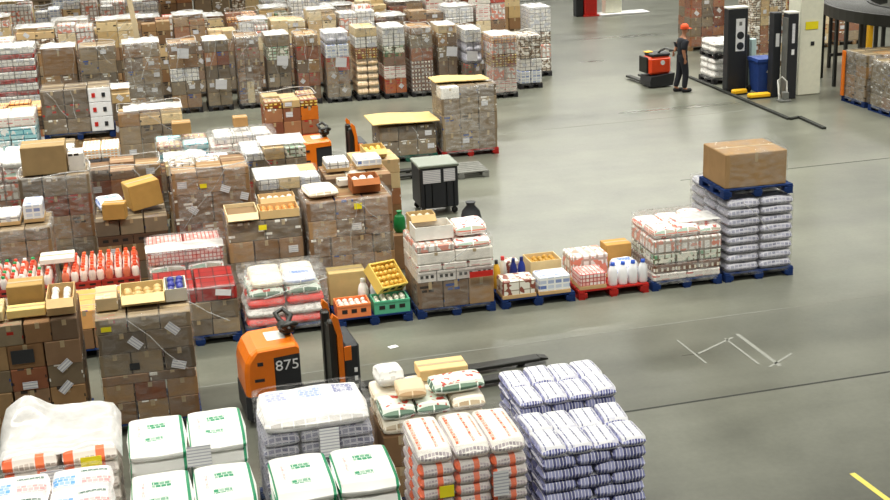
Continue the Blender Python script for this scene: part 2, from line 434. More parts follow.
def crumple(tg, w, d, z, seed, x0, x1, y0, y1):
    """loose white film lying crumpled on a load"""
    m = MB(); n = 12; vs = []; off = Vector((seed*1.9 % 23, seed*.83 % 19, 0))
    for j in range(n+1):
        for i in range(n+1):
            u, v = i/n, j/n; e = min(u, 1-u, v, 1-v)
            x, y = (x0+(x1-x0)*u)*w, (y0+(y1-y0)*v)*d
            q = .02*noise.noise(Vector((x*9, y*9, 2))+off)
            vs.append((x+q, y+q, z+.02+(.07*abs(noise.noise(Vector((x*5, y*5, 0))+off))+.04*abs(noise.noise(Vector((x*14, y*14, 4))+off)))*min(1, e*6)))
    m.add(vs, [(j*(n+1)+i, j*(n+1)+i+1, (j+1)*(n+1)+i+1, (j+1)*(n+1)+i) for j in range(n) for i in range(n)], 0, True)
    return m.build('film_sheet', M['film_sheet'], tg)
LN = [0]; NG = 'sack pallets along the near edge'
def load(label, x, y, w, d, layers, pal='blue', wrap=None, group=None, pl=.15, sub=False, z0=0.0, name='pallet_load', cat='pallet load', wopt=None, rim=False, top=None, rz=0.0):
    """a wound pallet load: (x, y) is the left end of its front edge"""
    LN[0] += 1; rnd = random.Random(100+LN[0]*17)
    tg = thing(name, label, cat, (x+w/2, y+d/2, z0), rz, group)
    zb = 0.0
    if pal: pallet(tg, w, d, pal, sub); zb = .146
    zt = stack(tg, w-.03, d-.03, zb, layers, rnd, pl)
    if wrap:
        o = wopt or {}
        wrap_mesh(w-.02, d-.02, zb-.05 if pal else .02, zt+o.get('up', .01), LN[0], o.get('bulge', .01), o.get('lid'), o.get('collar', .1), peak=o.get('peak')).build('stretch_film', M[wrap], tg)
    if (wrap or rim) and group != NG:
        for q in range(rnd.choice((0, 1, 1, 2))):
            x0, x1 = sorted((rnd.uniform(-.5, .5)*w, rnd.uniform(-.5, .5)*w)); za, zc = zt-.02, rnd.uniform(.35, .8)*zt
            if rnd.random() < .5: x0, x1 = x1, x0
            strand(tg, [(x0, -d/2-.03, za), ((x0*2+x1)/3+.03, -d/2-.035, (za*2+zc)/3), ((x0+2*x1)/3-.02, -d/2-.035, (za+zc*2)/3), (x1, -d/2-.03, zc)], rnd.uniform(.004, .008))
    if top or (group and group.startswith('tall') and LN[0] % 2):
        crumple(tg, w, d, zt, LN[0], *(top or (-.5, .5, -.5, .5)))
    if rim:
        h = zt+.012; a, b = w/2-.01, d/2-.01; q = []
        for k in range(25):
            an = 2*PI*k/24; c, s = math.cos(an), math.sin(an); e = (abs(c)**8+abs(s)**8)**(-1/8)
            q.append((c*e*a, s*e*b, h+.03*math.sin(an*3+LN[0])+.012))
        MB().tube(q, .011, 6).build('film_rim', M['film_dense'], tg)
    return tg, zt

# ------------------------------------------------------------------ the hall
HALL = [(-30, 45, -5, 85)]
fl = MB()
fl.add([(-30, -5, 0), (45, -5, 0), (45, 85, 0), (-30, 85, 0)], [(0, 1, 2, 3)])
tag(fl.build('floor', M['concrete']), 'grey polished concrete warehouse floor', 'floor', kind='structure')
def flat(name, pts, w, mat, label=None, cat=None, kind='structure', z=.001, h=.002, grp=None):
    """a strip laid on the floor along pts"""
    m = MB()
    for (x0, y0), (x1, y1) in zip(pts, pts[1:]):
        L = math.hypot(x1-x0, y1-y0)
        m.box((x0+x1)/2, (y0+y1)/2, z, L, w, h, 0, 0, math.atan2(y1-y0, x1-x0))
    return tag(m.build(name, M[mat]), label, cat, grp, kind)
flat('trim_1', [(4.0, 13.86), (30, 14.5)], .035, 'kerb')
flat('trim_2', [(-3, 16.3), (30, 17.05)], .02, 'scuff_white')
flat('trim_3', [(10.5, 24.0), (30, 24.4)], .03, 'kerb')
flat('trim_4', [(6.5, 29.6), (15.1, 29.8)], .03, 'scuff_white')
# dark edge of the raised charging bay on the right
flat('trim_5', [(15.34, 34.6), (15.28, 31.4), (15.2, 28.35), (15.52, 28.45), (15.44, 27.1)], .1, 'kerb', h=.05)
ln = flat('floor_line', [(7.17, 11.62), (7.3, 9.6)], .07, 'floor_line_yellow', 'short yellow painted line on the bare floor near the bottom right corner', 'floor marking', None)
ln = flat('floor_line', [(7.83, 15.85), (7.85, 14.6)], .06, 'scuff_white', 'longest of the worn white tape marks on the bare floor', 'floor marking', None, grp='worn white tape marks on the floor')
ln = flat('floor_line', [(7.6, 15.75), (7.62, 14.75)], .035, 'scuff_white', 'thin worn white mark just left of the longest tape mark', 'floor marking', None, grp='worn white tape marks on the floor')
ln = flat('floor_line', [(7.02, 15.35), (7.72, 15.75)], .04, 'scuff_white', 'worn white mark slanting to the top of the longest tape mark', 'floor marking', None, grp='worn white tape marks on the floor')
ln = flat('floor_line', [(6.95, 15.9), (6.98, 15.0)], .03, 'scuff_white', 'faint white mark farthest left of the worn tape marks', 'floor marking', None, grp='worn white tape marks on the floor')
ln = flat('floor_line', [(7.7, 14.62), (8.2, 14.95)], .035, 'scuff_white', 'worn white mark crossing the near end of the longest tape mark', 'floor marking', None, grp='worn white tape marks on the floor')

# ------------------------------------------------------------------ nearest two rows: sacks on pallets

def sacks(mat, n, h, nx=2, ny=2, shrink=0.0):
    return [('sack:'+mat, h, nx, ['#ffffff'], {'ny': ny, 'top': k == n-1, 'shrink': shrink}) for k in range(n)]
L = {}
def navy(n, h):
    q = []
    for k in range(n): q.append(('sack:sk_navyside', h, 3 if k % 2 else 2, ['#fff'], {'ny': 2}))
    return q+[('sack:sk_navy', h*1.15, 4, ['#fff'], {'ny': 2, 'rag': .3, 'top': True})]
def keep(key, r): L[key] = r; return r
keep('A0', load('pallet of white sacks with pink and blue print in the bottom left corner', -1.78, 10.9, 1.18, .9, sacks('sk_pink', 6, .19), 'blue', 'film_thin', NG))
keep('A1', load('pallet of white green-banded sacks at the bottom edge beside the pink printed sacks', -.5, 10.85, 1.2, .9, sacks('sk_green', 6, .168, 2, 1), 'blue', None, NG))
keep('A2', load('pallet of white green-banded sacks at the bottom edge next to the orange striped packs', .8, 10.85, 1.24, .9, sacks('sk_green', 6, .165, 2, 1), 'blue', None, NG))
keep('A3', load('tall pallet of grey and orange packs topped by white orange-striped sacks', 2.14, 10.8, 1.1, .86, sacks('sk_orangeside', 9, .12, 3)+sacks('sk_orange', 1, .17, 3, 1), 'blue', 'film_thin', NG))
keep('A4', load('nearest pallet of navy striped packs at the bottom edge of the bare floor', 3.33, 10.75, 1.1, .9, navy(8, .125), 'blue', None, NG))
keep('B0', load('pallet of brown and orange packs under a peaked sheet of white film', -1.72, 12.2, 1.16, .9, sacks('sk_brown', 7, .152, 2), 'blue', None, NG))
keep('B1', load('pallet of white green-banded sacks below the tall carton pallet with blue produce', -.52, 12.2, 1.24, .9, sacks('sk_green', 6, .166, 2, 1), 'blue', None, NG))
keep('B2', load('pallet of grey packs topped with white blue-printed sacks in front of the order picker', .82, 12.15, 1.18, .88, sacks('sk_grey', 8, .12, 3)+sacks('sk_circle', 1, .19, 1, 1), 'blue', 'film_thin', NG))
keep('B3', load('pallet of mixed cream and tan sacks with a flat carton on top', 2.08, 12.3, 1.16, .88, [('carton', .36, 3, BROWN), ('carton', .36, 3, BROWN), ('sack:sk_cream', .17, 2, ['#fff']), (['sack:sk_cream', 'sack:sk_white', 'sack:sk_greenleaf'], .15, 3, ['#fff'])], 'blue', None, NG))
keep('B4', load('second pallet of navy striped packs, just behind the nearest one', 3.5, 12.05, 1.12, .9, navy(8, .117), 'blue', None, NG))
# a sheet of film pulled up over the brown and orange packs
tg, zt = L['B0']
sm = MB(); nx, ny = 18, 12; vs = []
for j in range(ny+1):
    for i in range(nx+1):
        u, v = i/nx, j/ny
        x, y = -.6+1.2*u, -.36+.83*v
        z = zt+.03+.26*math.exp(-((u-.22)**2/.05+(v-.95)**2/.16))+.12*math.exp(-((u-.75)**2/.12+(v-1)**2/.2))+.03*noise.noise(Vector((u*6, v*6, 3)))
        if j == 0: z -= .05
        if i in (0, nx): z -= .12
        vs.append((x, y, z))
sm.add(vs, [(j*(nx+1)+i, j*(nx+1)+i+1, (j+1)*(nx+1)+i+1, (j+1)*(nx+1)+i) for j in range(ny) for i in range(nx)], 0, True)
sm.build('film_sheet', M['film_sheet'], tg)
def front_label(key, dx, z, w, h, mat, rot=0.0, out=.0, name='paper_label', label=None):
    tg, zt = L[key]
    d = tg['_d'] if '_d' in tg else .0
    return label_on(tg, dx, -out, z, w, h, mat, rot, name, label)
front_label('B2', .1, 1.0, .2, .32, 'label_print', 0, .475, label='tall white printed sheet')
front_label('B1', .1, 1.02, .24, .22, 'label_print', 0, .475)
front_label('B0', .3, 1.12, .2, .1, 'paper_yellow', 0, .47, label='yellow sticker')
front_label('B0', -.08, 1.0, .22, .16, 'label_print', 0, .475, label='white printed sheet')
front_label('A3', -.28, .98, .14, .12, 'paper_yellow', 0, .46, label='yellow sticker')
front_label('A3', .25, .98, .15, .26, 'label_print', 0, .46, label='white printed sheet')
front_label('A0', .36, 1.12, .17, .12, 'paper_yellow', 0, .475, label='yellow sticker')

# ------------------------------------------------------------------ two tall carton pallets on the left, in front of the main block
C = 'carton:cardboard'; CP = 'carton:print_dark'; CW = 'carton:print_white'; CR = 'carton:print_red'; CB = 'carton:print_blue'; CG = 'carton:print_green'
MG = 'pallet loads of the main block'
keep('L0', load('tall pallet of brown cartons with white and dark stickers at the left edge', -2.26, 15.15, 1.28, 1.0,
     [([C, CP], .3, 3, BROWN), ([C, CP], .3, 3, REDB+BROWN+GREYB), ([C, CP], .28, 3, REDB+GREYB), ([C, CP], .3, 3, BROWN), ([C, CP], .27, 4, GREYB+BROWN, {'rag': .05})], 'blue', None, MG, 0))
keep('L1', load('tall pallet of greyish cartons with diagonal labels behind green-banded sacks', -.82, 15.15, 1.16, 1.0,
     [([C, CP], .28, 3, BROWN), ([C, CP], .24, 3, REDB+BROWN), ([C, 'pack:pk_pinkmesh'], .12, 2, BROWN), (C, .28, 3, GREYB), (C, .26, 2, GREYB), (C, .2, 3, GREYB, {'rag': .05})], 'blue', 'film_thin', MG, 0))
for dx, z, r in ((-.12, 1.2, .75), (.33, 1.33, .75), (.36, .86, .3)): front_label('L1', dx, z, .17, .1, 'label_print', r, .53)
for dx, z, r in ((.42, 1.02, -.7), (.4, .74, -.8), (0, .82, 0)): front_label('L0', dx, z, .17, .09, 'label_print', r, .52)
front_label('L0', -.04, 1.19, .26, .17, 'truck_black', 0, .52, label='dark sticker')
front_label('L1', -.44, 1.41, .12, .06, 'paper_yellow', 0, .53)
front_label('L1', -.16, .9, .12, .09, 'truck_black', 0, .53)

# ------------------------------------------------------------------ the front row of the main block (M) and its low pallets
keep('M8', load('pallet of brown cartons topped with dark red packs, behind the greyish carton pallet', -.12, 17.9, 1.2, 1.0,
     [(C, .24, 3, GREYB), (C, .26, 3, GREYB), ('pack:pk_red', .22, 2, ['#fff'])], 'blue', 'film_thin', MG, sub=True))
keep('M9', load('low pallet of pale orange cartons below the red-capped bottle trays', -1.38, 17.9, 1.2, 1.0,
     [(C, .3, 3, BROWN), (C, .28, 2, ['#e2a867', '#dba05c'])], 'blue', None, MG))
keep('M7', load('bulging film-wrapped pallet of white and red sacks beside the order picker controls', 1.14, 17.9, 1.22, 1.0,
     [('sack:sk_red', .15, 2, ['#fff']), ('sack:sk_white', .14, 2, ['#fff']), ('sack:sk_red', .13, 2, ['#fff'], {'shrink': .06}), ('sack:sk_greenleaf', .14, 2, ['#fff'], {'shrink': .12}), (['sack:sk_bluewhite', 'sack:sk_cream'], .15, 2, ['#fff'], {'shrink': .22})], 'blue', 'film', MG, sub=True, wopt={'bulge': .03, 'lid': .05}))
keep('M5', load('pallet of cartons and red-white trays in the front row, nearest the tilted yellow crate', 3.68, 17.9, 1.2, 1.0,
     [(C, .42, 3, BROWN), ('crate:#e6e0d8', .16, 4, ['#ece5de', '#d9cfc8']), ('pack:pk_redwhite', .12, 3, ['#fff']), ('carton:print_white', .17, 2, ['#eee8de']), (['pack:pk_milk', 'sack:sk_redgreen'], .12, 2, ['#fff'])], 'blue', 'film_thin', MG, sub=True))
front_label('M8', .38, .78, .22, .09, 'paper', .15, .53)
front_label('M5', .38, .62, .36, .09, 'red_paint', 0, .53, name='red_strip')
keep('M2', load('film-wrapped pallet of white bottles over small packs beside the tallest bare-floor stack', 7.4, 17.9, 1.16, 1.0,
     [('pack:pk_redwhite', .13, 2, ['#fff']), ('pack:pk_jars', .15, 3, ['#fff']), ('pack:pk_green', .17, 3, ['#fff']), ('pack:pk_milk', .22, 3, ['#fff']), (['pack:pk_milk', 'sack:sk_redgreen'], .2, 3, ['#fff'], {'rag': .3})], 'blue', 'film', MG, sub=True, wopt={'collar': .06, 'bulge': .015}, top=(-0.1, 0.5, -0.4, 0.1)))
keep('M1', load('tall pallet of grey-violet sacks at the open end of the front row', 8.62, 17.9, 1.16, 1.0,
     sacks('sk_grey', 8, .146, 2), 'blue', 'film_thin', MG, sub=True))
keep('M1b', load('second stack of grey-violet sacks hidden behind the one carrying the big carton', 8.72, 18.98, 1.0, .62, sacks('sk_grey', 8, .15, 2, 1), 'blue', 'film', MG))
zt = L['M1'][1]+.035
tg = thing('pallet_load', 'big film-wrapped brown carton on a blue pallet on top of the grey-violet sacks', 'pallet load', (9.16, 18.42, zt), -.02, MG)
pallet(tg, 1.16, .96, 'blue', True)
o = carton_mesh(1.02, .86, .54, .012).build('carton', [M['cardboard'], M['tape']], tg, lin('#9c7d57'), (-.03, 0, .148))
wrap_mesh(1.03, .87, .06, .7, 77, .012, .02).build('stretch_film', M['film_thin'], tg)

# low, open pallets of the front row: the goods stand loose on them
def free_pallet(label, x, y, w, d, col):
    o = thing('pallet', label, 'pallet', (x+w/2, y+d/2, 0), 0, 'low pallets of the front row'); m = MB(); n = 6
    for k in range(n): m.box(0, -d/2+(k+.5)*d/n, .122, w, d/n*.82, .022)
    for k in (-1, 0, 1): m.box(k*(w/2-.05), 0, .1, .1, d, .022); m.box(k*(w/2-.05), 0, 0, .1, d, .02)
    m.build('deck', M['paint_wood'], o, lin(PCOL[col]))
    for kx in (-1, 0, 1):
        for ky in (-1, 0, 1): MB().box(kx*(w/2-.07), ky*(d/2-.07), .02, .14, .14, .08, 0, .008).build('block', M['paint_wood'], o, lin(PCOL[col]))
    return o
free_pallet('blue pallet with mixed low goods between the red-white trays and the red pallet', 4.98, 17.9, 1.16, 1.0, 'blue')
free_pallet('red pallet carrying low packs of white bottles', 6.2, 17.9, 1.14, 1.0, 'red')
free_pallet('blue pallet under the tilted yellow crate and orange tray', 2.46, 17.9, 1.14, 1.0, 'blue')

def box_thing(label, x, y, z, w, d, h, col, mat='cardboard', rz=0.0, name='carton', cat='carton', group=None, tape=True, lab=0):
    tg = thing(name, label, cat, (x, y, z+.002), rz, group)
    MB().box(0, 0, 0, w, d, h, 0, .008).build('carton_body', M[mat], tg, lin(col))
    if tape: MB().box(0, 0, h, w*.97, .05, .003).build('packing_tape', M['tape'], tg)
    for k in range(lab): label_on(tg, (-.2+.4*k)*w, -d/2-.004, h*.55, .12, .09)
    return tg
def pack_thing(label, x, y, z, w, d, h, mat, rz=0.0, name='shrink_pack', cat='shrink pack', group=None):
    """a film-sealed tray: the goods and the tray below them"""
    tg = thing(name, label, cat, (x, y, z+.002), rz, group)
    MB().box(0, 0, .04, w, d, h-.04, 0, .02).build('packed_goods', M[mat], tg)
    MB().box(0, 0, 0, w+.01, d+.01, .06, 0, .004).build('tray', M['cardboard'], tg, lin('#c9a778'))
    return tg
def open_box(label, x, y, z, w, d, h, col, fill=None, fillmat='plastic', rz=0.0, flaps=True, name='open_carton', cat='carton', group=None, mat='cardboard', low=.05, r=.05):
    tg = thing(name, label, cat, (x, y, z+.002), rz, group); m = MB(); t = .012
    m.box(0, 0, 0, w, d, t)
    for s in (-1, 1): m.box(0, s*(d/2-t/2), t, w, t, h-t); m.box(s*(w/2-t/2), 0, t, t, d-2*t, h-t)
    m.build('carton_body', M[mat], tg, lin(col))
    if flaps:
        for s in (-1, 1):
            f = MB().box(0, .07, 0, w*.96, .14, .006).build('flap', M[mat], tg, lin(col), (0, s*(d/2), h-.004)); f.rotation_euler = (-.5 if s > 0 else .5, 0, 0 if s > 0 else PI)
            f.rotation_euler = (-.55, 0, 0 if s > 0 else PI)
    if fill: heap_mesh(w-.05, d-.05, LN[0]+x*100, r).build('goods', M[fillmat], tg, lin(fill), (0, 0, h-low-r*.6))
    else: MB().box(0, 0, h*.45, w-.03, d-.03, .004).build('inner_sheet', M['carton_inside'], tg)
    return tg
def jug(label, x, y, z, h, r, col, cap, group=None, name='bottle', cat='bottle'):
    tg = thing(name, label, cat, (x, y, z+.002), 0, group)
    MB().lathe([(r*.92, 0), (r, .02), (r, h*.58), (r*.8, h*.74), (r*.4, h*.86), (r*.38, h*.9)], n=12).build('bottle_body', M['plastic'], tg, lin(col))
    MB().lathe([(r*.46, h*.86), (r*.46, h*.99), (r*.3, h)], n=12).build('cap', M['plastic'], tg, lin(cap))
    return tg
def sack_thing(label, x, y, z, w, d, h, mat, rz=0.0, seed=1, group=None, name='sack', cat='sack'):
    o = sack_mesh(w, d, h, seed).build(name, M[mat], None, None, (x, y, z+.002), rz)
    return tag(o, label, cat, group)
P0 = .147
LG = 'loose goods on the low front pallets'
pack_thing('flat white pack with golden print across the middle of the blue low pallet', 5.37, 18.8, P0, .24, .18, .34, 'pk_mixed', group=LG)
# blue pallet with mixed goods
pack_thing('long shrink pack of brown and white cartons on the front of the blue low pallet', 5.26, 18.1, P0, .52, .36, .29, 'pk_mixed', group=LG)
pack_thing('shrink pack with blue print at the left front of the blue low pallet', 5.82, 18.1, P0, .5, .36, .29, 'pk_blue', group=LG).name = 'shrink_pack'
open_box('open tray of golden jars at the back right of the blue low pallet', 5.84, 18.62, P0, .5, .42, .38, '#d8c090', '#c9962c', r=.045, flaps=False, group=LG)
for k, (x, y, c1, c2, lb) in enumerate([(5.06, 18.48, '#e7b23a', '#2a2a2a', 'yellow tub at the back left corner of the blue low pallet'), (5.2, 18.62, '#f0ece0', '#c33', 'white tub with red cap at the back of the blue low pallet'),
        (5.33, 18.47, '#1d2c78', '#16205c', 'left of two navy tubs on the blue low pallet'), (5.47, 18.5, '#22368c', '#16205c', 'right of two navy tubs on the blue low pallet')]):
    jug(lb, x, y, P0, .46, .062, c1, c2, LG, 'tub', 'tub')
# red pallet
pack_thing('pink and white shrink pack at the left front of the red pallet', 6.44, 18.13, P0, .42, .4, .26, 'pk_pinkmesh', group=LG)
pack_thing('flat film-wrapped pack of pink goods at the back left of the red pallet', 6.55, 18.62, P0, .6, .46, .4, 'pk_milk', group=LG)
for k in range(4):
    jug('white jug with blue cap, %s along the front of the red pallet' % ('leftmost', 'second from the left', 'second from the right', 'rightmost')[k], 6.79+.165*k, 18.03, P0, .36, .075, '#f1f1f2', '#2a55b8', 'white jugs on the red pallet')
sack_thing('white sack with blue print lying behind the white jugs', 7.08, 18.32, P0, .4, .3, .3, 'sk_bluewhite', .1, 5, LG)
box_thing('small orange-brown carton at the back right of the red pallet', 7.1, 18.72, P0, .42, .3, .46, '#c89a58', group=LG)
# pallet below the yellow crate
def crate_thing(label, x, y, z, w, d, h, col, fill, rot=(0, 0, 0), group=None):
    tg = thing('crate', label, 'crate', (x, y, z), 0, group); tg.rotation_euler = rot
    crate_mesh(w, d, h).build('crate_shell', [M['plastic'], M['dark_gap']], tg, lin(col))
    if fill: heap_mesh(w-.06, d-.06, x*91+y).build('produce', M['plastic'], tg, lin(fill), (0, 0, h-.05))
    return tg
crate_thing('orange and white tray at the left front of the pallet with the yellow crate', 2.73, 18.12, P0, .5, .38, .2, '#e8824a', '#f2ede2', group=LG)
crate_thing('green-white tray with dark round fruit below the tilted yellow crate', 3.3, 18.12, P0, .54, .38, .2, '#58b48c', '#e8e6d4', group=LG)
box_thing('long pale carton behind the white and blue jugs', 2.75, 18.72, P0, .56, .34, .5, '#c7b07a', group=LG)
jug('white jug standing behind the orange tray', 2.96, 18.43, P0, .42, .08, '#f2f0ec', '#d8d4c8', LG)
jug('white jug with blue label between the long carton and the yellow crate', 3.14, 18.43, P0, .42, .075, '#e8ecf2', '#2450b0', LG)
box_thing('brown carton propping up the yellow crate', 3.42, 18.7, P0, .34, .34, .3, '#8d6d4c', group=LG)
crate_thing('bright yellow crate tipped forward on a corner', 3.26, 18.36, .53, .52, .44, .17, '#f4d36a', '#ecbf55', (.75, .1, .55), LG)

# ------------------------------------------------------------------ second row (N)
keep('N1', load('widest tall pallet of brown cartons with a yellow sticker near the top', 2.27, 19.15, 1.36, 1.0,
     [([C, CP], .3, 4, REDB+BROWN), ([C, CP], .28, 4, REDB+BROWN), (C, .3, 4, GREYB+BROWN), ([C, CP], .28, 3, BROWN), (C, .3, 3, BROWN, {'rag': .04})], 'brown', 'film', MG, .12))
front_label('N1', .12, 1.5, .12, .09, 'paper_yellow', 0, .53)
keep('N2', load('tall brown carton pallet carrying two open trays on its top', 1.06, 19.2, 1.16, 1.0,
     [(C, .3, 3, BROWN), (C, .32, 3, GREYB), (C, .32, 3, BROWN), (C, .3, 2, GREYB)], 'brown', 'film_thin', MG, .12))
front_label('N2', -.04, 1.3, .12, .08, 'paper_yellow', 0, .53)
keep('N3', load('pallet of cartons topped with white and red netted packs', -.16, 19.15, 1.16, 1.0,
     [(C, .26, 3, BROWN), (C, .26, 3, GREYB), ('sack:sk_redgreen', .2, 2, ['#fff']), ('pack:pk_pinkmesh', .2, 2, ['#fff']), ], 'brown', 'film', MG, .1, wopt={'collar': .2}, top=(-0.5, 0.5, -0.5, -0.05)))
def bottle_layers(cols): return [('pack:pk_dark', .22, 3, ['#fff']), ('crate', .12, 2, ['#7c1e1a', '#2d2b2a']), ('pack:pk_redwhite', .16, 3, ['#fff']), ('crate', .1, 2, ['#b23a34'])]+[(cols, .2, 9, ['#efe4dc', '#e9d8d0', '#e07a5c'], {'ny': 7, 'top': True})]
keep('N4', load('pallet of bottles with bright orange-red caps standing in dark trays', -1.42, 19.15, 1.16, 1.0, bottle_layers(['bottle:#e4512c', 'bottle:#ee6a38', 'bottle:#e4512c']), 'dark', None, MG))
keep('N5', load('pallet of bottles with red and green caps at the left edge', -2.68, 19.15, 1.16, 1.0, bottle_layers(['bottle:#d8452c', 'bottle:#1f9a54', 'bottle:#f0ece4', 'bottle:#e4512c']), 'dark', None, MG))
# ------------------------------------------------------------------ third row (P)
keep('P1', load('pallet of mixed cartons in the column of the tall order picker mast', 2.92, 21.5, 1.16, 1.0,
     [([C, CP], .36, 3, BROWN), (C, .34, 3, GREYB), (C, .3, 3, BROWN), ([C, CW], .22, 3, BROWN+WHITE, {'rag': .05})], 'brown', None, MG))
keep('P1b', load('narrow pallet of tan cartons at the aisle side, left of the black roll container', 3.62, 22.75, .86, .9,
     [(C, .3, 2, BROWN), (C, .3, 2, REDB), (C, .3, 2, PALE), ([C, CW], .26, 2, PALE, {'rag': .05})], 'brown', None, MG))
keep('P2', load('pallet of wavy brown packs with white film between its layers', 1.74, 21.3, 1.1, 1.0,
     [(C, .3, 3, BROWN), (C, .3, 2, GREYB), ('sack:sk_brownwave', .22, 2, ['#fff']), ('sack:sk_white', .12, 2, ['#fff']), ('carton', .22, 2, GREYB), (['sack:sk_brownwave', 'carton', 'pack:pk_white'], .18, 3, PALE)], 'brown', 'film_thin', MG, top=(-0.5, 0.2, -0.5, 0.4)))
keep('P3', load('tallest pallet of large brown cartons with white and yellow stickers, mid-block', .34, 21.0, 1.28, 1.0,
     [(C, .4, 3, BROWN), (C, .4, 3, REDB), (C, .5, 2, REDB+BROWN), (C, .26, 3, GREYB+BROWN), (['pack:pk_brownwhite', C], .16, 3, BROWN, {'rag': .3})], 'brown', 'film', MG, .2, rim=True))
front_label('P3', -.13, 1.58, .11, .07, 'paper_yellow', 0, .53); front_label('P3', .22, 1.5, .15, .11, 'label_print', .4, .53); front_label('P3', .52, 1.35, .13, .12, 'label_print', .3, .53)
keep('P4', load('lower pallet under the tipped tan carton and blue film', -.92, 20.9, 1.16, 1.0,
     [(C, .3, 3, GREYB), (C, .3, 3, BROWN), ('crate', .16, 2, ['#5a4434']), (C, .26, 3, GREYB)], 'brown', None, MG))
keep('P5', load('tall pallet of greyish brown cartons under a big plain carton', -2.14, 22.3, 1.18, 1.0,
     [(C, .4, 3, GREYB), (C, .4, 3, BROWN), ([C, CR], .36, 3, GREYB+REDB), (C, .34, 3, GREYB)], 'brown', 'film', MG, .05, rim=True))
keep('P6', load('low film-wrapped pallet of brown cartons with white and blue goods at the left edge', -2.78, 20.75, 1.2, 1.0,
     [(C, .3, 3, BROWN), (C, .3, 3, REDB), (C, .26, 3, BROWN), (C, .2, 3, GREYB)], 'brown', 'film', MG, .05))
# ------------------------------------------------------------------ deeper rows (Q and beyond)
keep('Q1', load('pallet of low cartons inside a rolled white film rim behind the tipped carton', -1.12, 23.5, 1.36, 1.0,
     [(C, .36, 3, GREYB), (C, .36, 3, BROWN), (C, .34, 3, REDB), ([C, CP], .22, 3, BROWN, {'rag': .4})], 'brown', 'film_thin', MG, .05, rim=True))
keep('Q2', load('pallet of grey trays topped with orange eggs', -1.2, 25.3, .74, .9,
     [('carton', .4, 2, GREYB), ('pack:pk_dark', .36, 2, ['#fff']), ('crate', .3, 2, ['#77777c']), ('pack:pk_egg', .2, 2, ['#fff'])], 'brown', None, MG))
keep('Qc', load('narrow stack of grey and white trays beside the orange eggs', -2.05, 25.3, .76, .9, [('carton', .4, 2, GREYB), ('carton', .4, 2, BROWN), ('pack:pk_white', .3, 2, ['#fff']), (['carton', 'pack:pk_white'], .24, 2, GREYB)], 'brown', None, MG))
tb, zb = load('lower pallet of cartons carrying the second blue pallet of brown and white cartons', -2.0, 27.5, 1.42, 1.0, [(C, .34, 3, BROWN), (C, .34, 3, GREYB), (C, .34, 3, BROWN)], 'brown', None, MG)
keep('Qd', load('upper pallet of brown and white dotted cartons on a blue pallet, stacked on another load', -1.98, 27.5, 1.42, 1.0,
     [(C, .3, 3, GREYB), ([C, CR], .3, 3, GREYB), (C, .3, 3, GREYB, {'rag': .1})], 'blue', 'film_thin', MG, 0, z0=zb+.002))
tg = L['Qd'][0]
for k in range(3):
    MB().box(.47, -.5, .15+.3*k, .44, .03, .29, 0, .006).build('white_sleeve', M['paper'], tg)
    for q in range(2): MB().box(.35+.2*q, -.52, .25+.3*k, .07, .006, .09).build('red_mark' if q == 0 else 'dark_mark', M['red_paint' if q == 0 else 'truck_black'], tg)
keep('Q3', load('tall pallet of dark brown cartons with open ones on top, below the tall row', -.5, 27.4, 1.34, 1.0,
     [(C, .42, 3, GREYB), (C, .42, 3, GREYB), (C, .38, 3, GREYB), ([C, CP], .3, 3, PALE+BROWN, {'rag': .4})], 'brown', 'film_thin', MG, .08, rim=True, top=(-0.4, 0.5, -0.5, 0.2)))
keep('Q2b', load('film-wrapped pallet of turquoise and yellow packs with a brown carton on top', .2, 24.9, 1.0, .95,
     [('carton', .4, 2, GREYB), ('carton', .36, 2, BROWN), ('pack:pk_orange', .2, 2, ['#fff']), ('pack:pk_cyan', .2, 2, ['#fff']), (['pack:pk_yellow', 'pack:pk_cyan'], .14, 2, ['#fff'])], 'brown', 'film', MG, wopt={'lid': .06}))
keep('Q2c', load('pallet of dark and purple trays behind the tallest large-carton pallet', .3, 23.4, 1.2, .95,
     [('carton', .4, 3, GREYB), ('carton', .36, 3, BROWN), ('pack:pk_dark', .3, 2, ['#fff']), (['pack:pk_blue', 'pack:pk_brownwhite', 'carton'], .24, 3, PALE, {'rag': .4})], 'brown', None, MG, top=(-0.5, 0.1, -0.4, 0.4)))
keep('Q4', load('film-wrapped pallet of white packs with a red printed band, left of the far order picker', 1.3, 26.9, 1.4, 1.0,
     [('carton', .36, 3, GREYB), ('pack:pk_dark', .2, 3, ['#fff']), ('pack:pk_redwhite', .2, 3, ['#fff']), (['sack:sk_white', 'pack:pk_white'], .18, 3, ['#fff'], {'shrink': .2})], 'brown', 'film', MG, wopt={'lid': .05}))
keep('Q5', load('pallet of cartons and green-tinted film behind the wavy packs', 1.7, 23.6, 1.2, 1.0,
     [('carton', .4, 3, BROWN), ('carton', .4, 3, REDB), ('carton', .34, 3, GREYB), (['pack:pk_green', 'pack:pk_white', 'carton'], .24, 3, PALE, {'rag': .3})], 'brown', 'film_thin', MG, top=(-0.2, 0.5, -0.4, 0.5)))
keep('O1', load('pallet of orange and brown crates beside the far order picker', 2.58, 28.1, 1.2, 1.0,
     [('crate:#e8c9a8', .2, 3, ['#b54a30', '#8d3a26']), ('crate:#f2eadc', .2, 3, ['#b54a30']), ('crate:#f0e0c8', .2, 3, ['#a9462c']), ([CP, C], .3, 3, REDB), ([CR, C], .3, 3, REDB+['#d2701f']), ([C, 'pack:pk_yellow'], .22, 3, PALE, {'rag': .3})], 'brown', None, MG, rim=True))
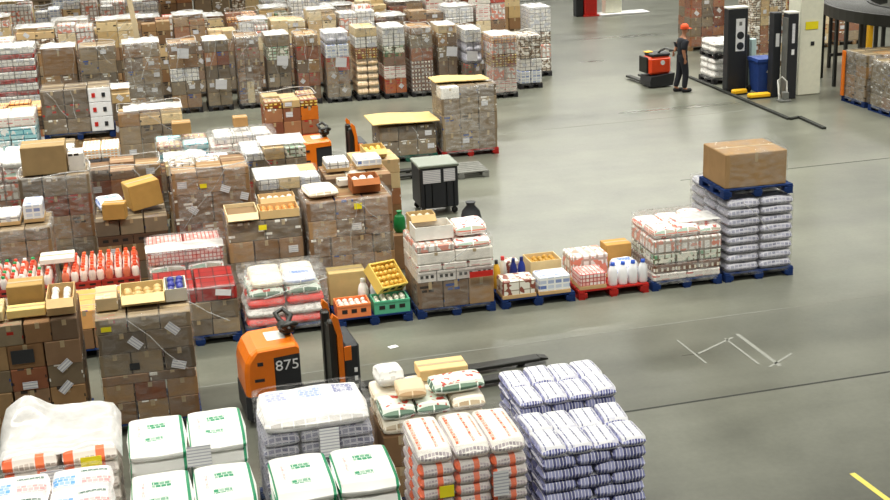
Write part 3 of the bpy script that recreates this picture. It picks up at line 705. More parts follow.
keep('C1', load('tall film-wrapped pallet of turquoise and white packs at the left edge', -3.1, 26.8, 1.05, 1.0,
     [('carton', .36, 2, BROWN), ('pack:pk_blue', .3, 2, ['#fff']), ('pack:pk_white', .3, 2, ['#fff']), ('pack:pk_cyan', .3, 2, ['#fff']), ('pack:pk_cyan', .26, 2, ['#fff']), ('pack:pk_redwhite', .22, 2, ['#fff'])], 'brown', 'film_thin', MG))
keep('C2', load('film-wrapped pallet of white and pink goods left of the big plain carton', -3.0, 23.9, .96, 1.0,
     [('carton', .4, 2, BROWN), ('carton', .36, 2, REDB), ('pack:pk_milk', .3, 2, ['#fff']), ('sack:sk_redgreen', .26, 2, ['#fff']), ('sack:sk_white', .24, 2, ['#fff'])], 'brown', 'film', MG))
keep('C3', load('pallet of red cartons and white trays just below the striped red-white stack', -3.4, 30.0, 1.5, 1.0,
     [('carton', .4, 3, BROWN), ('carton', .4, 3, REDB), ('pack:pk_dark', .3, 3, ['#fff']), (['carton', 'pack:pk_orange'], .28, 3, PALE, {'rag': .3})], 'brown', None, MG))
keep('C4', load('pallet of pale open cartons in front of the tall row, left of the leaning timber', -1.8, 30.3, 1.6, 1.0,
     [('carton', .4, 3, BROWN), ('carton', .4, 3, BROWN), ('carton', .4, 3, GREYB), (['carton', CW], .3, 3, PALE, {'rag': .5})], 'brown', None, MG, top=(-0.1, 0.5, -0.4, 0.4)))
# aisle end of the block
keep('K2', load('tall greyish carton pallet in pale film on a red pallet beside the bare floor', 6.42, 27.7, 1.3, 1.0,
     [(C, .42, 3, GREYB), (C, .4, 3, GREYB), (C, .36, 3, GREYB), ([C, CW], .26, 3, GREYB+WHITE)], 'red', 'film', MG, .3, sub=True))
keep('K1', load('low pallet of white-dotted brown cartons under a flat cardboard cover', 5.0, 27.7, 1.3, 1.0,
     [(CW, .34, 3, GREYB), (C, .32, 3, GREYB)], 'green', 'film_thin', MG, .5, sub=True))

# ------------------------------------------------------------------ loose things lying on the loads
def top(key): return L[key][1]+.02
TG = 'loose cartons on top of the loads'
box_thing('tan carton with a dark front standing on the left-edge carton pallet', -1.58, 15.75, top('L0'), .42, .34, .3, '#b4935c', group=TG)
box_thing('flat pale carton lying in front of the tan carton on the left-edge pallet', -1.57, 15.4, top('L0'), .44, .22, .1, '#e0c47e', group=TG)
open_box('open carton with white packs at the right end of the left-edge pallet', -1.17, 15.55, top('L0'), .32, .6, .2, '#c6a778', '#f0ede4', group=TG)
box_thing('long flat carton at the left end of the left-edge carton pallet', -2.03, 15.5, top('L0'), .4, .5, .12, '#cdb88a', group=TG)
open_box('pale open-topped carton of tan goods on the greyish carton pallet', -.22, 15.72, top('L1'), .53, .5, .14, '#e3cb94', '#d6b476', group=TG, r=.06)
open_box('open carton of blue bottles on the right end of the greyish carton pallet', .18, 15.72, top('L1'), .26, .5, .16, '#d8d5c8', '#3a3f96', group=TG, flaps=False, low=.0)
box_thing('carton with a white band at the left end of the greyish carton pallet', -.65, 15.65, top('L1'), .26, .5, .16, '#cbb58c', 'print_white', group=TG)
tg = box_thing('tan carton tipped sideways over blue film in the third row', -.1, 21.42, top('P4')+.06, .52, .44, .42, '#c9a05a', group=TG); tg.rotation_euler = (.0, -.12, .25)
box_thing('smaller tan carton leaning in front of the tipped tan carton', -.58, 20.98, top('P4'), .36, .26, .26, '#bd9350', rz=-.15, group=TG)
sack_thing('crumpled blue and white film pack beside the tipped tan carton', -.66, 21.6, top('P4'), .42, .5, .2, 'sk_bluewhite', .2, 9, TG)
box_thing('large plain tan carton on the tall greyish brown pallet', -1.68, 22.72, top('P5'), .72, .6, .48, '#9f865f', group=TG)
box_thing('white boxed carton right of the large plain carton', -1.16, 22.72, top('P5'), .26, .44, .3, '#e6e2da', 'print_dark', group=TG)
open_box('left open tray on the brown pallet, with a pale lid', 1.32, 19.55, top('N2'), .48, .62, .12, '#e3cda2', None, group=TG)
open_box('right open tray on the brown pallet, lined with orange goods', 1.88, 19.45, top('N2'), .6, .44, .13, '#e2c28a', '#e19a4a', group=TG, flaps=False)
open_box('brown open carton behind the orange-lined tray', 1.92, 20.0, top('N2'), .56, .3, .16, '#c4a274', '#f0e8da', group=TG)
sack_thing('white and yellow film pack on the left of the widest brown carton pallet', 2.56, 19.6, top('N1'), .5, .6, .12, 'sk_cream', .1, 12, TG)
open_box('open brown carton of white packs on the widest brown carton pallet', 3.26, 19.6, top('N1'), .44, .4, .22, '#a8683e', '#f1eee8', group=TG, r=.06)
box_thing('flat white printed carton at the right end of the widest brown pallet', 3.1, 20.02, top('N1'), .4, .2, .1, '#e9e4d8', 'print_dark', group=TG)
pack_thing('white pack with blue marks on the pallet below the far order picker mast', 3.75, 22.1, top('P1'), .44, .5, .18, 'pk_blue', group=TG)
pack_thing('white pack left of the blue marked pack on the third row', 3.2, 22.1, top('P1'), .4, .5, .18, 'pk_white', group=TG)
open_box('open tan carton on the narrow aisle pallet', 4.05, 23.1, top('P1b'), .4, .5, .16, '#d9b879', '#f0cf60', group=TG)
pack_thing('white film pack with dark print at the left end of the low left-edge pallet', -2.35, 21.3, top('P6'), .6, .6, .16, 'pk_white', group=TG)
pack_thing('white pack with a navy blue end on the low left-edge pallet', -1.84, 21.3, top('P6'), .3, .5, .3, 'pk_blue', group=TG)
box_thing('flat white tray across the gap between the two bottle pallets', -1.46, 19.7, max(top('N4'), top('N5'))+.0, .5, .4, .08, '#f0ece0', group=TG)
box_thing('flat pale carton left of the open white-packed carton on the sacks', 2.9, 13.0, top('B3')+.01, .54, .3, .12, '#e2c08a', group=TG)
sack_thing('white sack rolled at the back left of the mixed sack pallet', 2.3, 12.95, top('B3'), .3, .3, .2, 'sk_white', .1, 21, TG)
sack_thing('dark green and white sack across the mixed sack pallet', 2.96, 12.58, top('B3'), .6, .32, .14, 'sk_greenleaf', .05, 22, TG)
sack_thing('cream sack with an orange end on the mixed sack pallet', 2.46, 12.58, top('B3'), .32, .36, .13, 'sk_tan', -.05, 23, TG)
open_box('white carton with a cut-out on the red-white trays', 4.02, 18.3, top('M5'), .58, .4, .2, '#ece9e0', None, group=TG, flaps=False)
sack_thing('white and red printed pack at the right end of the red-white trays', 4.58, 18.3, top('M5'), .5, .5, .2, 'sk_redgreen', 0, 25, TG)
open_box('tan open carton at the back left of the red-white trays', 3.95, 18.68, top('M5'), .4, .26, .26, '#cfb07c', '#efe2c6', group=TG)
box_thing('small brown carton on the turquoise and yellow packs', .72, 25.4, top('Q2b')+.1, .36, .34, .22, '#b08c5c', group=TG)
box_thing('small brown carton on the white packs with a red band', 2.0, 27.4, top('Q4')+.09, .3, .3, .2, '#b58d5c', group=TG)
def cover(label, x, y, z, w, d, key=None):
    m = MB(); nx = 8; vs = []
    for s in (.02, 0):
        for j in (0, 1):
            for i in range(nx+1):
                u = i/nx; vs.append((-w/2+w*u, -d/2+d*j, s+.03*math.sin(u*5)*(.4+.6*j)+.03*abs(u-.5)))
    n = nx+1
    fs = [(i, i+1, n+i+1, n+i) for i in range(nx)]+[(2*n+i+1, 2*n+i, 3*n+i, 3*n+i+1) for i in range(nx)]
    fs += [(2*n+i, 2*n+i+1, i+1, i) for i in range(nx)]+[(n+i, n+i+1, 3*n+i+1, 3*n+i) for i in range(nx)]+[(0, n, 3*n, 2*n), (nx, 2*n+nx, 3*n+nx, n+nx)]
    m.add(vs, fs)
    return tag(m.build('cardboard_sheet', M['cardboard'], None, lin('#d9bd80'), (x, y, z)), label, 'cardboard sheet', 'cardboard covers on the aisle loads')
cover('wide cardboard sheet covering the low white-dotted carton pallet', 5.62, 28.2, top('K1')+.05, 1.5, 1.12)
cover('cardboard sheet lying on the tall carton pallet with the red base', 7.0, 28.35, top('K2')+.03, 1.25, .7)

# black roll container in the aisle
tg = thing('roll_container', 'black roll container with white labels standing in the aisle', 'roll container', (5.31, 23.68, 0))
MB().box(0, 0, .14, .74, .74, .78, 0, .02).build('container_body', M['truck_black'], tg)
MB().box(0, 0, .92, .78, .78, .06, 0, .015).build('lid', M['plastic'], tg, lin('#7d8577'))
m = MB()
for s in (-1, 1):
    for k in range(4): m.box(s*(.14+.14*(k % 2))*1.0, -.374, .16+.0*k, .012, .012, .74)
m.build('rib_frame', M['steel_black'], tg)
label_on(tg, -.14, -.385, .76, .34, .25, 'label_print', .0, label='large white printed sheet'); label_on(tg, .2, -.385, .77, .22, .24, 'label_print')
for a in (-1, 1):
    for b in (-1, 1):
        w = MB().lathe([(.02, -.022), (.06, -.02), (.06, .02), (.02, .022)], n=12).build('wheel', M['rubber'], tg, None, (a*.3, b*.3, .062)); w.rotation_euler = (PI/2, 0, 0)
        MB().box(0, 0, 0, .05, .06, .1).build('caster_fork', M['steel_black'], tg, None, (a*.3, b*.3, .06))
tg = thing('litter_bag', 'small blue and white bag beside the black roll container', 'bag', (5.6, 22.1, 0)); tg.scale = (1.4, 1.4, 1.15)
MB().lathe([(.1, 0), (.15, .05), (.14, .2)], n=10).build('bag_base', M['blue_plastic'], tg); MB().lathe([(.14, .2), (.12, .32), (.05, .42), (.07, .47)], n=10).build('bag_neck', M['truck_black'], tg)
box_thing('brown carton under the bright green bag, right of the widest brown pallet', 3.97, 20.5, 0, .4, .4, .6, '#8a6a4c')
tg = thing('green_bag', 'bright green bag standing beyond the widest brown carton pallet', 'bag', (3.97, 20.5, .605))
MB().lathe([(.07, 0), (.1, .04), (.1, .2), (.08, .27)], n=12).build('bag_body', M['green_plastic'], tg); MB().lathe([(.08, .27), (.03, .31), (.05, .36)], n=10).build('bag_neck', M['green_plastic'], tg)
tg = thing('pallet', 'empty grey pallet lying flat between the black roll container and the red pallet', 'pallet', (6.35, 26.2, 0)); pallet(tg, 1.2, .9, 'grey', True, 'deck')
tag(MB().box(0, 0, 0, .13, .09, .006).build('paper_scrap', M['paper'], None, None, (3.1, 16.95, .003), .3), 'white paper scrap on the floor right of the order picker', 'paper')

# ------------------------------------------------------------------ order pickers
def order_picker(label, loc, rz, number, fork=2.35):
    tg = thing('order_picker', label, 'order picker', loc, rz, 'orange order pickers')
    W = .76
    m = MB(); m.box(.36, 0, .06, .74, W, .42, 0, .05); m.box(1.0, 0, .08, .62, W*.92, .1, 0, .02); m.build('chassis', M['truck_black'], tg)
    # rounded orange cover
    m = MB(); prof = [(0, .44), (0, .78), (.02, .9), (.08, 1.02), (.17, 1.08), (.64, 1.1), (.68, 1.06), (.68, 1.0), (.36, .98), (.36, .44)]
    n = len(prof); ys = [(-W/2, .05), (-W/2+.02, .02), (-W/2+.06, 0), (W/2-.06, 0), (W/2-.02, .02), (W/2, .05)]
    vs = []
    for y, ins in ys:
        for x, z in prof: vs.append((x+(ins if x < .1 else 0), y, z-(ins*.7 if z > .91 else 0)))
    fs = [(i*n+k, i*n+(k+1) % n, (i+1)*n+(k+1) % n, (i+1)*n+k) for i in range(len(ys)-1) for k in range(n)]+[list(range(n))[::-1], list(range((len(ys)-1)*n, len(ys)*n))]
    m.add(vs, fs); m.build('motor_cover', M['truck_orange'], tg)
    MB().box(.52, 0, .46, .33, W-.02, .53, 0, .015).build('battery_panel', M['truck_black'], tg)
    m = MB(); m.box(.17, -W/2-.002, .64, .12, .012, .04); m.box(.19, -W/2-.002, .86, .07, .012, .05); m.build('cover_latch', M['truck_black'], tg)
    MB().box(.45, .02, 1.085, .24, .3, .012, 0, .004).build('top_pad', M['white_paint'], tg)
    # steering
    s = MB(); s.tube([(.6, 0, 1.06), (.62, 0, 1.19)], .05); s.box(.6, 0, 1.15, .2, .26, .1, 0, .03); s.build('steering_column', M['steel_black'], tg)
    for a in (-1, 1):
        MB().tube([(.6, a*.06, 1.21), (.55, a*.16, 1.25), (.52, a*.25, 1.31), (.62, a*.27, 1.35), (.7, a*.16, 1.29), (.64, a*.07, 1.22)], .034).build('handgrip', M['steel_black'], tg)
    if number:
        cu = bpy.data.curves.new('fleet_number', 'FONT'); cu.body = number; cu.size = .2; cu.extrude = .002; cu.align_x = 'CENTER'
        q = bpy.data.objects.new('number_curve', cu); COL.objects.link(q); cu.materials.append(M['paper']); bpy.context.view_layer.update()
        me = bpy.data.meshes.new_from_object(q.evaluated_get(bpy.context.evaluated_depsgraph_get())); bpy.data.objects.remove(q)
        t = bpy.data.objects.new('fleet_number', me); COL.objects.link(t); t.parent = tg
        t.location = (.52, -W/2-.004, .76); t.rotation_euler = (PI/2, 0, 0); t['label'] = 'white fleet number'
    # backrest with mast behind the platform
    m = MB(); m.box(1.14, -.2, .14, .1, .14, 1.14, 0, .02); m.box(1.14, .2, .14, .1, .14, 1.14, 0, .02); m.box(1.14, 0, .14, .06, .3, 1.0); m.build('backrest', M['steel_black'], tg)
    m = MB(); m.prism([(1.18, .3), (1.24, .3), (1.24, 1.08), (1.2, 1.34), (1.14, 1.4), (1.12, 1.34), (1.18, 1.08)], -.33, -.25); m.prism([(1.18, .3), (1.24, .3), (1.24, 1.08), (1.2, 1.34), (1.14, 1.4), (1.12, 1.34), (1.18, 1.08)], .25, .33); m.build('mast_trim', M['truck_orange'], tg)
    MB().box(1.34, 0, .1, .2, W*.9, .86, 0, .03).build('load_guard', M['truck_black'], tg)
    m = MB(); m.box(1.29, -W*.45-.004, .74, .09, .014, .2, 0, .004); m.build('orange_panel', M['truck_orange'], tg)
    m = MB(); [m.box(1.38, -W*.45-.004, .2+.12*k, .04, .012, .06) for k in range(4)]; m.build('white_sticker', M['paper'], tg)
    for a in (-1, 1):
        f = MB(); f.box(1.48+fork/2, a*.22, .05, fork, .17, .06, 0, .01); f.prism([(1.48+fork, .05), (1.48+fork+.12, .06), (1.48+fork+.12, .08), (1.48+fork, .11)], a*.22-.07, a*.22+.07); f.build('fork', M['steel_black'], tg)
        w = MB().lathe([(.03, -.05), (.05, -.05), (.05, .05), (.03, .05)], n=12).build('load_wheel', M['rubber'], tg, None, (1.48+fork*.9, a*.22, .052)); w.rotation_euler = (PI/2, 0, 0)
        w = MB().lathe([(.03, -.05), (.1, -.05), (.1, .05), (.03, .05)], n=14).build('drive_wheel', M['rubber'], tg, None, (.3, a*.3, .102)); w.rotation_euler = (PI/2, 0, 0)
    tg.scale = (1, 1, .93)
    return tg
order_picker('orange order picker with white number on its black side, behind the blue-printed sacks', (.86, 15.25, 0), .07, '875', 2.55)
order_picker('far orange order picker parked behind the wavy brown packs', (3.02, 26.42, 0), .02, '', 1.0)

# low pallet truck and its driver
tg = thing('pallet_truck', 'small orange and black pallet truck pulled by the person in the orange cap', 'pallet truck', (14.05, 33.5, 0), .08)
m = MB(); m.prism([(-.34, .04), (.34, .04), (.38, .2), (.4, .38), (-.32, .32), (-.36, .18)], .0, .62); m.build('chassis', M['truck_black'], tg)
MB().box(0, .33, .36, .66, .5, .48, 0, .06).build('motor_cover', M['truck_red'], tg)
MB().box(.02, .33, .84, .58, .46, .1, 0, .03).build('top_cover', M['truck_black'], tg)
MB().box(-.2, .45, .94, .2, .2, .02, 0, .005).build('tray', M['yellow_paint'], tg)
MB().box(-.36, .4, .4, .06, .46, .44, 0, .01).build('side_panel', M['steel_black'], tg)
o = MB().lathe([(.065, 0), (.065, .008)], n=16).build('round_badge', M['paper'], tg, None, (.06, .075, .68)); o.rotation_euler = (PI/2, 0, 0)
MB().tube([(.0, .3, .9), (.02, .12, 1.02), (.05, -.1, 1.1), (.1, -.42, 1.08)], .028).build('tiller', M['steel_black'], tg)
MB().tube([(-.02, -.42, 1.08), (.22, -.46, 1.08)], .024).build('tiller_grip', M['rubber'], tg)
for a in (-1, 1):
    MB().box(a*.19, 1.15, .05, .16, 1.15, .06, 0, .01).build('fork', M['steel_black'], tg)
    w = MB().lathe([(.03, -.04), (.09, -.04), (.09, .04), (.03, .04)], n=14).build('wheel', M['rubber'], tg, None, (a*.26, .2, .091)); w.rotation_euler = (0, PI/2, 0)

def skin_chain(name, verts, edges, radii, mats, parent, sub=2, root=0, loc=None):
    me = bpy.data.meshes.new(name); me.from_pydata(verts, edges, []); me.materials.append(mats)
    o = bpy.data.objects.new(name, me); COL.objects.link(o); o.parent = parent
    if loc: o.location = loc
    sk = o.modifiers.new('skin', 'SKIN'); sk.use_smooth_shade = True
    sv = me.skin_vertices[0].data if me.skin_vertices else None
    if sv is None:
        import bmesh
        bm = bmesh.new(); bm.from_mesh(me); bm.verts.layers.skin.verify(); bm.to_mesh(me); bm.free(); sv = me.skin_vertices[0].data
    for i, r in enumerate(radii):
        sv[i].radius = r if isinstance(r, tuple) else (r, r); sv[i].use_root = i == root
    ss = o.modifiers.new('sub', 'SUBSURF'); ss.levels = ss.render_levels = sub
    return o
pt = thing('person', 'person in dark work clothes and an orange cap walking ahead of the pallet truck', 'person', (14.3, 32.72, 0), 0)
# walks towards +x, one hand trailing behind on the tiller
V = [(0, 0, .95), (0, 0, 1.1), (.01, 0, 1.27), (.02, 0, 1.42), (.03, 0, 1.5), (.05, 0, 1.57), (.06, 0, 1.66), (.05, 0, 1.72),
     (.0, -.17, 1.4), (-.06, -.21, 1.15), (-.02, -.24, .92),
     (.0, .17, 1.4), (-.09, .2, 1.18), (-.16, .16, 1.08),
     (.0, -.1, .9), (.07, -.1, .5), (.03, -.1, .1), (.14, -.1, .05),
     (.0, .1, .9), (-.03, .1, .5), (-.14, .1, .12), (-.04, .1, .05)]
E_ = [(0, 1), (1, 2), (2, 3), (3, 4), (4, 5), (5, 6), (6, 7), (3, 8), (8, 9), (9, 10), (3, 11), (11, 12), (12, 13), (0, 14), (14, 15), (15, 16), (16, 17), (0, 18), (18, 19), (19, 20), (20, 21)]
RD = [(.1, .12), (.1, .115), (.11, .13), (.09, .12), .06, .055, (.1, .085), (.085, .075), .065, .05, .035, .065, .05, .035, .095, .07, .05, .045, .095, .07, .05, .045]
body = skin_chain('body', V, E_, RD, M['skin'], pt, 2)
def grow(name, idx, pad, mat, ed):
    mp = {i: k for k, i in enumerate(idx)}
    return skin_chain(name, [V[i] for i in idx], [(mp[a], mp[b]) for a, b in ed], [tuple(q+pad for q in (RD[i] if isinstance(RD[i], tuple) else (RD[i],)*2)) for i in idx], M[mat], pt, 2)
grow('dark_shirt', [0, 1, 2, 3, 8, 11, 9, 12], .04, 'navy_cloth', [(0, 1), (1, 2), (2, 3), (3, 8), (3, 11), (8, 9), (11, 12)])
grow('dark_trousers', [0, 1, 14, 15, 16, 18, 19, 20], .024, 'navy_cloth', [(0, 1), (0, 14), (14, 15), (15, 16), (0, 18), (18, 19), (19, 20)])
for k, (hx, hy, hz, dx) in enumerate(((-.02, -.24, .92, .0), (-.16, .16, 1.08, -.03))):
    m = MB(); m.box(hx+dx, hy, hz-.07, .05, .03, .08, 0, .012)
    for q in range(4): m.tube([(hx+dx-.024+.016*q, hy, hz-.065), (hx+dx-.024+.016*q, hy-.01, hz-.1-.008*(q in (1, 2))), (hx+dx-.022+.016*q, hy+.012, hz-.125)], .008, 6)
    m.tube([(hx+dx+.026, hy, hz-.03), (hx+dx+.05, hy, hz-.06), (hx+dx+.045, hy, hz-.085)], .009, 6)
    m.build('hand', M['skin'], pt)
m = MB(); m.lathe([(.112, 1.7), (.115, 1.75), (.1, 1.8), (.06, 1.835), (.01, 1.845)], .055, 0, 16); m.box(.17, 0, 1.7, .13, .16, .015, 0, .006); m.build('orange_cap', M['cap_orange'], pt)
m = MB(); m.tube([(.155, 0, 1.665), (.175, 0, 1.645)], .014, 6); m.build('nose', M['skin'], pt)
for a in (-1, 1):
    MB().box(.148, a*.035, 1.672, .012, .022, .012).build('eye', M['truck_black'], pt)
    MB().box(.05, a*.088, 1.63, .035, .016, .06, 0, .006).build('ear', M['skin'], pt)
MB().box(.146, 0, 1.606, .012, .05, .01).build('mouth', M['red_paint'], pt)
for (x, y, z, r) in ((.07, -.1, .0, 0), (-.09, .1, .0, 0)): MB().box(x+.03, y, z+.003, .28, .11, .1, 0, .03).build('shoe', M['shoe'], pt)

# ------------------------------------------------------------------ charging bay on the right
def pillar():
    m = MB(); m.box(17.13, 31.3, 0, .66, .66, 9.0, 0, .02)
    o = tag(m.build('pillar', M['pillar_paint']), 'white painted concrete pillar', 'pillar', kind='structure'); return o
pil = pillar()
MB().box(17.13, 30.955, 1.72, .36, .01, .2).build('yellow_sign', M['paper_yellow'], pil, None)
MB().box(17.17, 30.955, 1.3, .1, .01, .1).build('dark_switch', M['truck_black'], pil, None)
tg = thing('machine_cabinet', 'tall black cabinet with a white panel and two round dials, left of the blue bin', 'cabinet', (15.6, 32.22, 0))
MB().box(0, 0, .06, .56, .3, 2.16, 0, .02).build('cabinet_body', M['truck_black'], tg); MB().box(0, 0, 2.22, .58, .32, .05, 0, .01).build('top_cap', M['white_paint'], tg)
MB().box(0, 0, 0, .52, .28, .06).build('plinth', M['steel_black'], tg)
p = MB().box(.06, -.157, 1.1, .26, .014, .86, 0, .004).build('white_panel', M['paper'], tg)
for z in (1.24, 1.52):
    o = MB().lathe([(.1, 0), (.1, .014)], n=20).build('dial', M['truck_black'], p, None, (.06, -.164, z)); o.rotation_euler = (PI/2, 0, 0)
MB().box(.06, -.166, 1.78, .08, .006, .1).build('dark_mark', M['grey_steel'], p)
tg = thing('machine_cabinet', 'pair of tall black cabinet columns between the blue bin and the white pillar', 'cabinet', (16.3, 31.0, 0))
MB().box(-.1, .16, 0, .22, .28, 2.2, 0, .015).build('rear_column', M['truck_black'], tg); MB().box(.15, -.2, 0, .28, .3, 2.2, 0, .015).build('front_column', M['truck_black'], tg)
MB().box(.15, -.2, 2.2, .3, .32, .05, 0, .01).build('top_cap', M['white_paint'], tg); MB().box(-.005, -.2, .1, .03, .26, 2.0).build('edge_strip', M['grey_steel'], tg)
label_on(tg, .15, -.357, 1.7, .08, .5, 'label_print', name='white_sticker'); label_on(tg, .15, -.357, 1.22, .08, .14, 'paper', name='white_sticker'); label_on(tg, -.1, .013, 1.5, .1, .34, 'paper', name='white_sticker')
tg = thing('wheelie_bin', 'dark blue wheeled bin beside the black cabinet with dials', 'bin', (16.14, 31.7, 0), -.05)
m = MB(); b = [(-.24, -.3), (.24, -.3), (.24, .3), (-.24, .3)]
vs = [(x*.86, y*.86, .06) for x, y in b]+[(x*1.06, y*1.06, .88) for x, y in b]
m.add(vs, [(3, 2, 1, 0), (0, 1, 5, 4), (1, 2, 6, 5), (2, 3, 7, 6), (3, 0, 4, 7), (4, 5, 6, 7)]); m.box(0, 0, .84, .56, .68, .05, 0, .015); m.build('bin_body', M['bin_blue'], tg)
m = MB(); m.prism([(-.29, .89), (.29, .89), (.27, .96), (-.27, .96)], -.36, .32); m.tube([(-.25, .36, .9), (.25, .36, .9)], .025); m.build('lid', M['bin_blue'], tg)
for a in (-1, 1):
    w = MB().lathe([(.03, -.03), (.1, -.03), (.1, .03), (.03, .03)], n=14).build('wheel', M['rubber'], tg, None, (a*.25, .26, .101)); w.rotation_euler = (0, PI/2, 0)
label_on(tg, .06, -.312, .62, .12, .1, 'paper', .5, label='white sticker').rotation_euler = (-.08, .5, 0)
tg = thing('hand_sprayer', 'thin dark upright post with a pale blue sleeve behind the blue bin', 'post', (16.25, 32.75, 0))
MB().box(-.06, 0, 0, .12, .14, 1.42, 0, .02).build('post', M['truck_black'], tg); MB().box(.12, 0, 0, .16, .16, 1.3, 0, .02).build('sleeve', M['plastic'], tg, lin('#bfd8dc'))
def block_thing(label, x, y, w, d, h, rz=0.0):
    tg = thing('wheel_stop', label, 'wheel stop', (x, y, 0), rz, 'yellow wheel stops in the charging bay')
    MB().box(0, 0, .02, w, d, h-.02, 0, .03).build('yellow_bar', M['yellow_paint'], tg); MB().box(0, 0, 0, w*.96, d*.9, .03).build('base_plate', M['steel_black'], tg)
block_thing('yellow wheel stop at the foot of the black cabinet with dials', 15.52, 31.75, .42, .18, .14, .1); block_thing('longer yellow wheel stop in front of the blue bin', 15.76, 31.08, .6, .2, .14)
tg = thing('hand_truck', 'small grey and white jumble of equipment at the foot of the paired columns', 'equipment', (16.12, 30.42, 0))
MB().box(0, 0, 0, .3, .26, .06, 0, .01).build('foot_plate', M['grey_steel'], tg); MB().tube([(-.1, .05, .05), (-.13, .1, .55), (0, .12, .62), (.13, .1, .5), (.12, .05, .05)], .02).build('frame', M['white_paint'], tg); MB().box(.03, -.02, .06, .16, .14, .2, 0, .02).build('canister', M['grey_steel'], tg)
BG = 'loads of the charging bay'
load('two-tier stack of white film-wrapped goods on a dark pallet left of the black cabinet', 15.5, 33.3, .95, 1.0,
     [('sack:sk_white', .2, 2, ['#fff']), ('sack:sk_white', .2, 2, ['#fff']), ('sack:sk_white', .14, 2, ['#fff'])], 'dark', 'film', BG)
load('white-wrapped upper tier on a dark pallet above the white sacks', 15.52, 33.3, .92, 1.0, [('sack:sk_white', .16, 2, ['#fff']), ('sack:sk_white', .16, 2, ['#fff'])], 'dark', 'film', BG, z0=.712)
load('orange-brown carton stack visible between the black cabinets', 17.55, 35.2, 1.1, 1.0, [(['carton', CW, 'pack:pk_brownwhite'], .27, 4, REDB+PALE+WHITE) for k in range(8)], 'brown', 'film_thin', BG)
load('pale carton stack right behind the orange-brown carton stack', 18.65, 37.4, 1.2, 1.0, [(['carton', CW], .3, 3, REDB+PALE) for k in range(8)], 'brown', 'film_thin', BG)
load('brown carton stack far behind the black cabinet with dials', 17.25, 38.9, 1.2, 1.0, [(['carton', CP], .3, 3, REDB+GREYB) for k in range(7)], 'brown', 'film_thin', BG)
load('reddish carton stack beyond the white pillar, under the conveyor', 20.2, 37.6, 1.3, 1.0, [(['carton', CR], .3, 3, REDB+PALE) for k in range(6)], 'brown', 'film_thin', BG)
load('brown carton stack farther right under the conveyor', 21.8, 37.8, 1.3, 1.0, [(['carton', CW], .3, 3, REDB+GREYB) for k in range(6)], 'brown', 'film_thin', BG)
load('mossy brown film-wrapped load with an amber corner post at the right edge', 17.5, 28.85, 1.3, 1.1, [(['carton', CP], .29, 3, ['#75664d', '#83715a', '#665a45', '#8a6a44']) for k in range(4)], 'blue', 'film', BG, .3)
MB().box(-.69, .46, .15, .05, .12, 1.15, 0, .01).build('corner_post', M['truck_orange'], bpy.data.objects[[o.name for o in bpy.data.objects if o.get('label', '').startswith('mossy')][0]])
load('nearer brown film-wrapped load at the right edge', 17.48, 27.55, 1.3, 1.1, [(['carton', CW], .28, 3, ['#75664d', '#83715a', '#665a45', '#7d5f45']) for k in range(4)], 'blue', 'film', BG, .3)
# curved roller conveyor
tg = thing('conveyor', 'dark curved overhead conveyor on black posts at the top right corner', 'conveyor', (22.2, 31.4, 0))
def arc(r, a): return (-r*math.cos(a), r*math.sin(a))
n = 22; A = [(-.75+1.9*k/n) for k in range(n+1)]
for r, z0, z1, wd in ((3.95, 1.82, 2.12, .08), (2.75, 1.82, 2.12, .08)):
    m = MB()
    for a, b in zip(A, A[1:]):
        q = [arc(r+s*wd/2, t) for t in (a, b) for s in (-1, 1)]
        m.add([(x, y, z) for z in (z0, z1) for x, y in (q[0], q[1], q[3], q[2])], [(3, 2, 1, 0), (4, 5, 6, 7), (0, 1, 5, 4), (1, 2, 6, 5), (2, 3, 7, 6), (3, 0, 4, 7)])
    m.build('side_rail', M['steel_black'], tg)
m = MB()
for a in [(-.72+1.84*k/46) for k in range(47)]:
    p, q = arc(2.8, a), arc(3.9, a); m.tube([(*p, 2.06), (*q, 2.06)], .035, 6)
m.build('rollers', M['steel_black'], tg)
m = MB()
for a, b in zip(A, A[1:]):
    q = [arc(r, t) for t in (a, b) for r in (2.8, 3.9)]
    m.add([(x, y, 1.96) for x, y in (q[0], q[1], q[3], q[2])], [(0, 1, 2, 3)])
m.build('belt_pan', M['steel_black'], tg)
for a in (-.05, .08, -.2, .42, .5, .85):
    for r in (3.93, 2.8):
        x, y = arc(r, a); MB().box(x, y, 0, .08, .08, 1.82).build('leg', M['steel_black'], tg)
for a in (-.3, .3):
    x, y = arc(3.3, a); MB().box(x, y, .7, 1.1, .06, .08).build('cross_brace', M['steel_black'], tg)
x, y = arc(3.93, -.28); MB().box(x, y, 0, .12, .12, 1.82).build('yellow_leg', M['yellow_paint'], tg)
# far end of the hall
tg = thing('barrier_post', 'red post standing at the far end of the open floor', 'post', (17.3, 48.5, 0)); MB().box(0, 0, .05, .5, .4, 1.5, 0, .03).build('post_body', M['red_paint'], tg); MB().box(0, 0, 0, .6, .5, .05).build('foot', M['red_paint'], tg); MB().box(-.42, .1, .0, .3, .4, 1.4, 0, .03).build('dark_post', M['truck_black'], tg)
tg = thing('white_panel', 'pale cream stand beside the red post at the far end', 'stand', (18.35, 48.6, 0)); MB().box(-.1, 0, .06, .7, .4, 1.5, 0, .03).build('stand_body', M['pillar_paint'], tg); MB().box(.3, -.1, 0, 2.0, .8, .06, 0, .01).build('base_sheet', M['paper'], tg)
# timber leaning on the tall row
tg = thing('timber_beam', 'pale timber beam leaning up behind the tall row at the upper left', 'timber beam', (.3, 36.9, 0)); o = MB().box(0, 0, 0, .14, .08, 3.6).build('beam', M['timber'], tg); o.rotation_euler = (0, -.1, 0)
MB().box(.0, -.0, 0, .2, .1, .05).build('foot_wedge', M['timber'], tg)

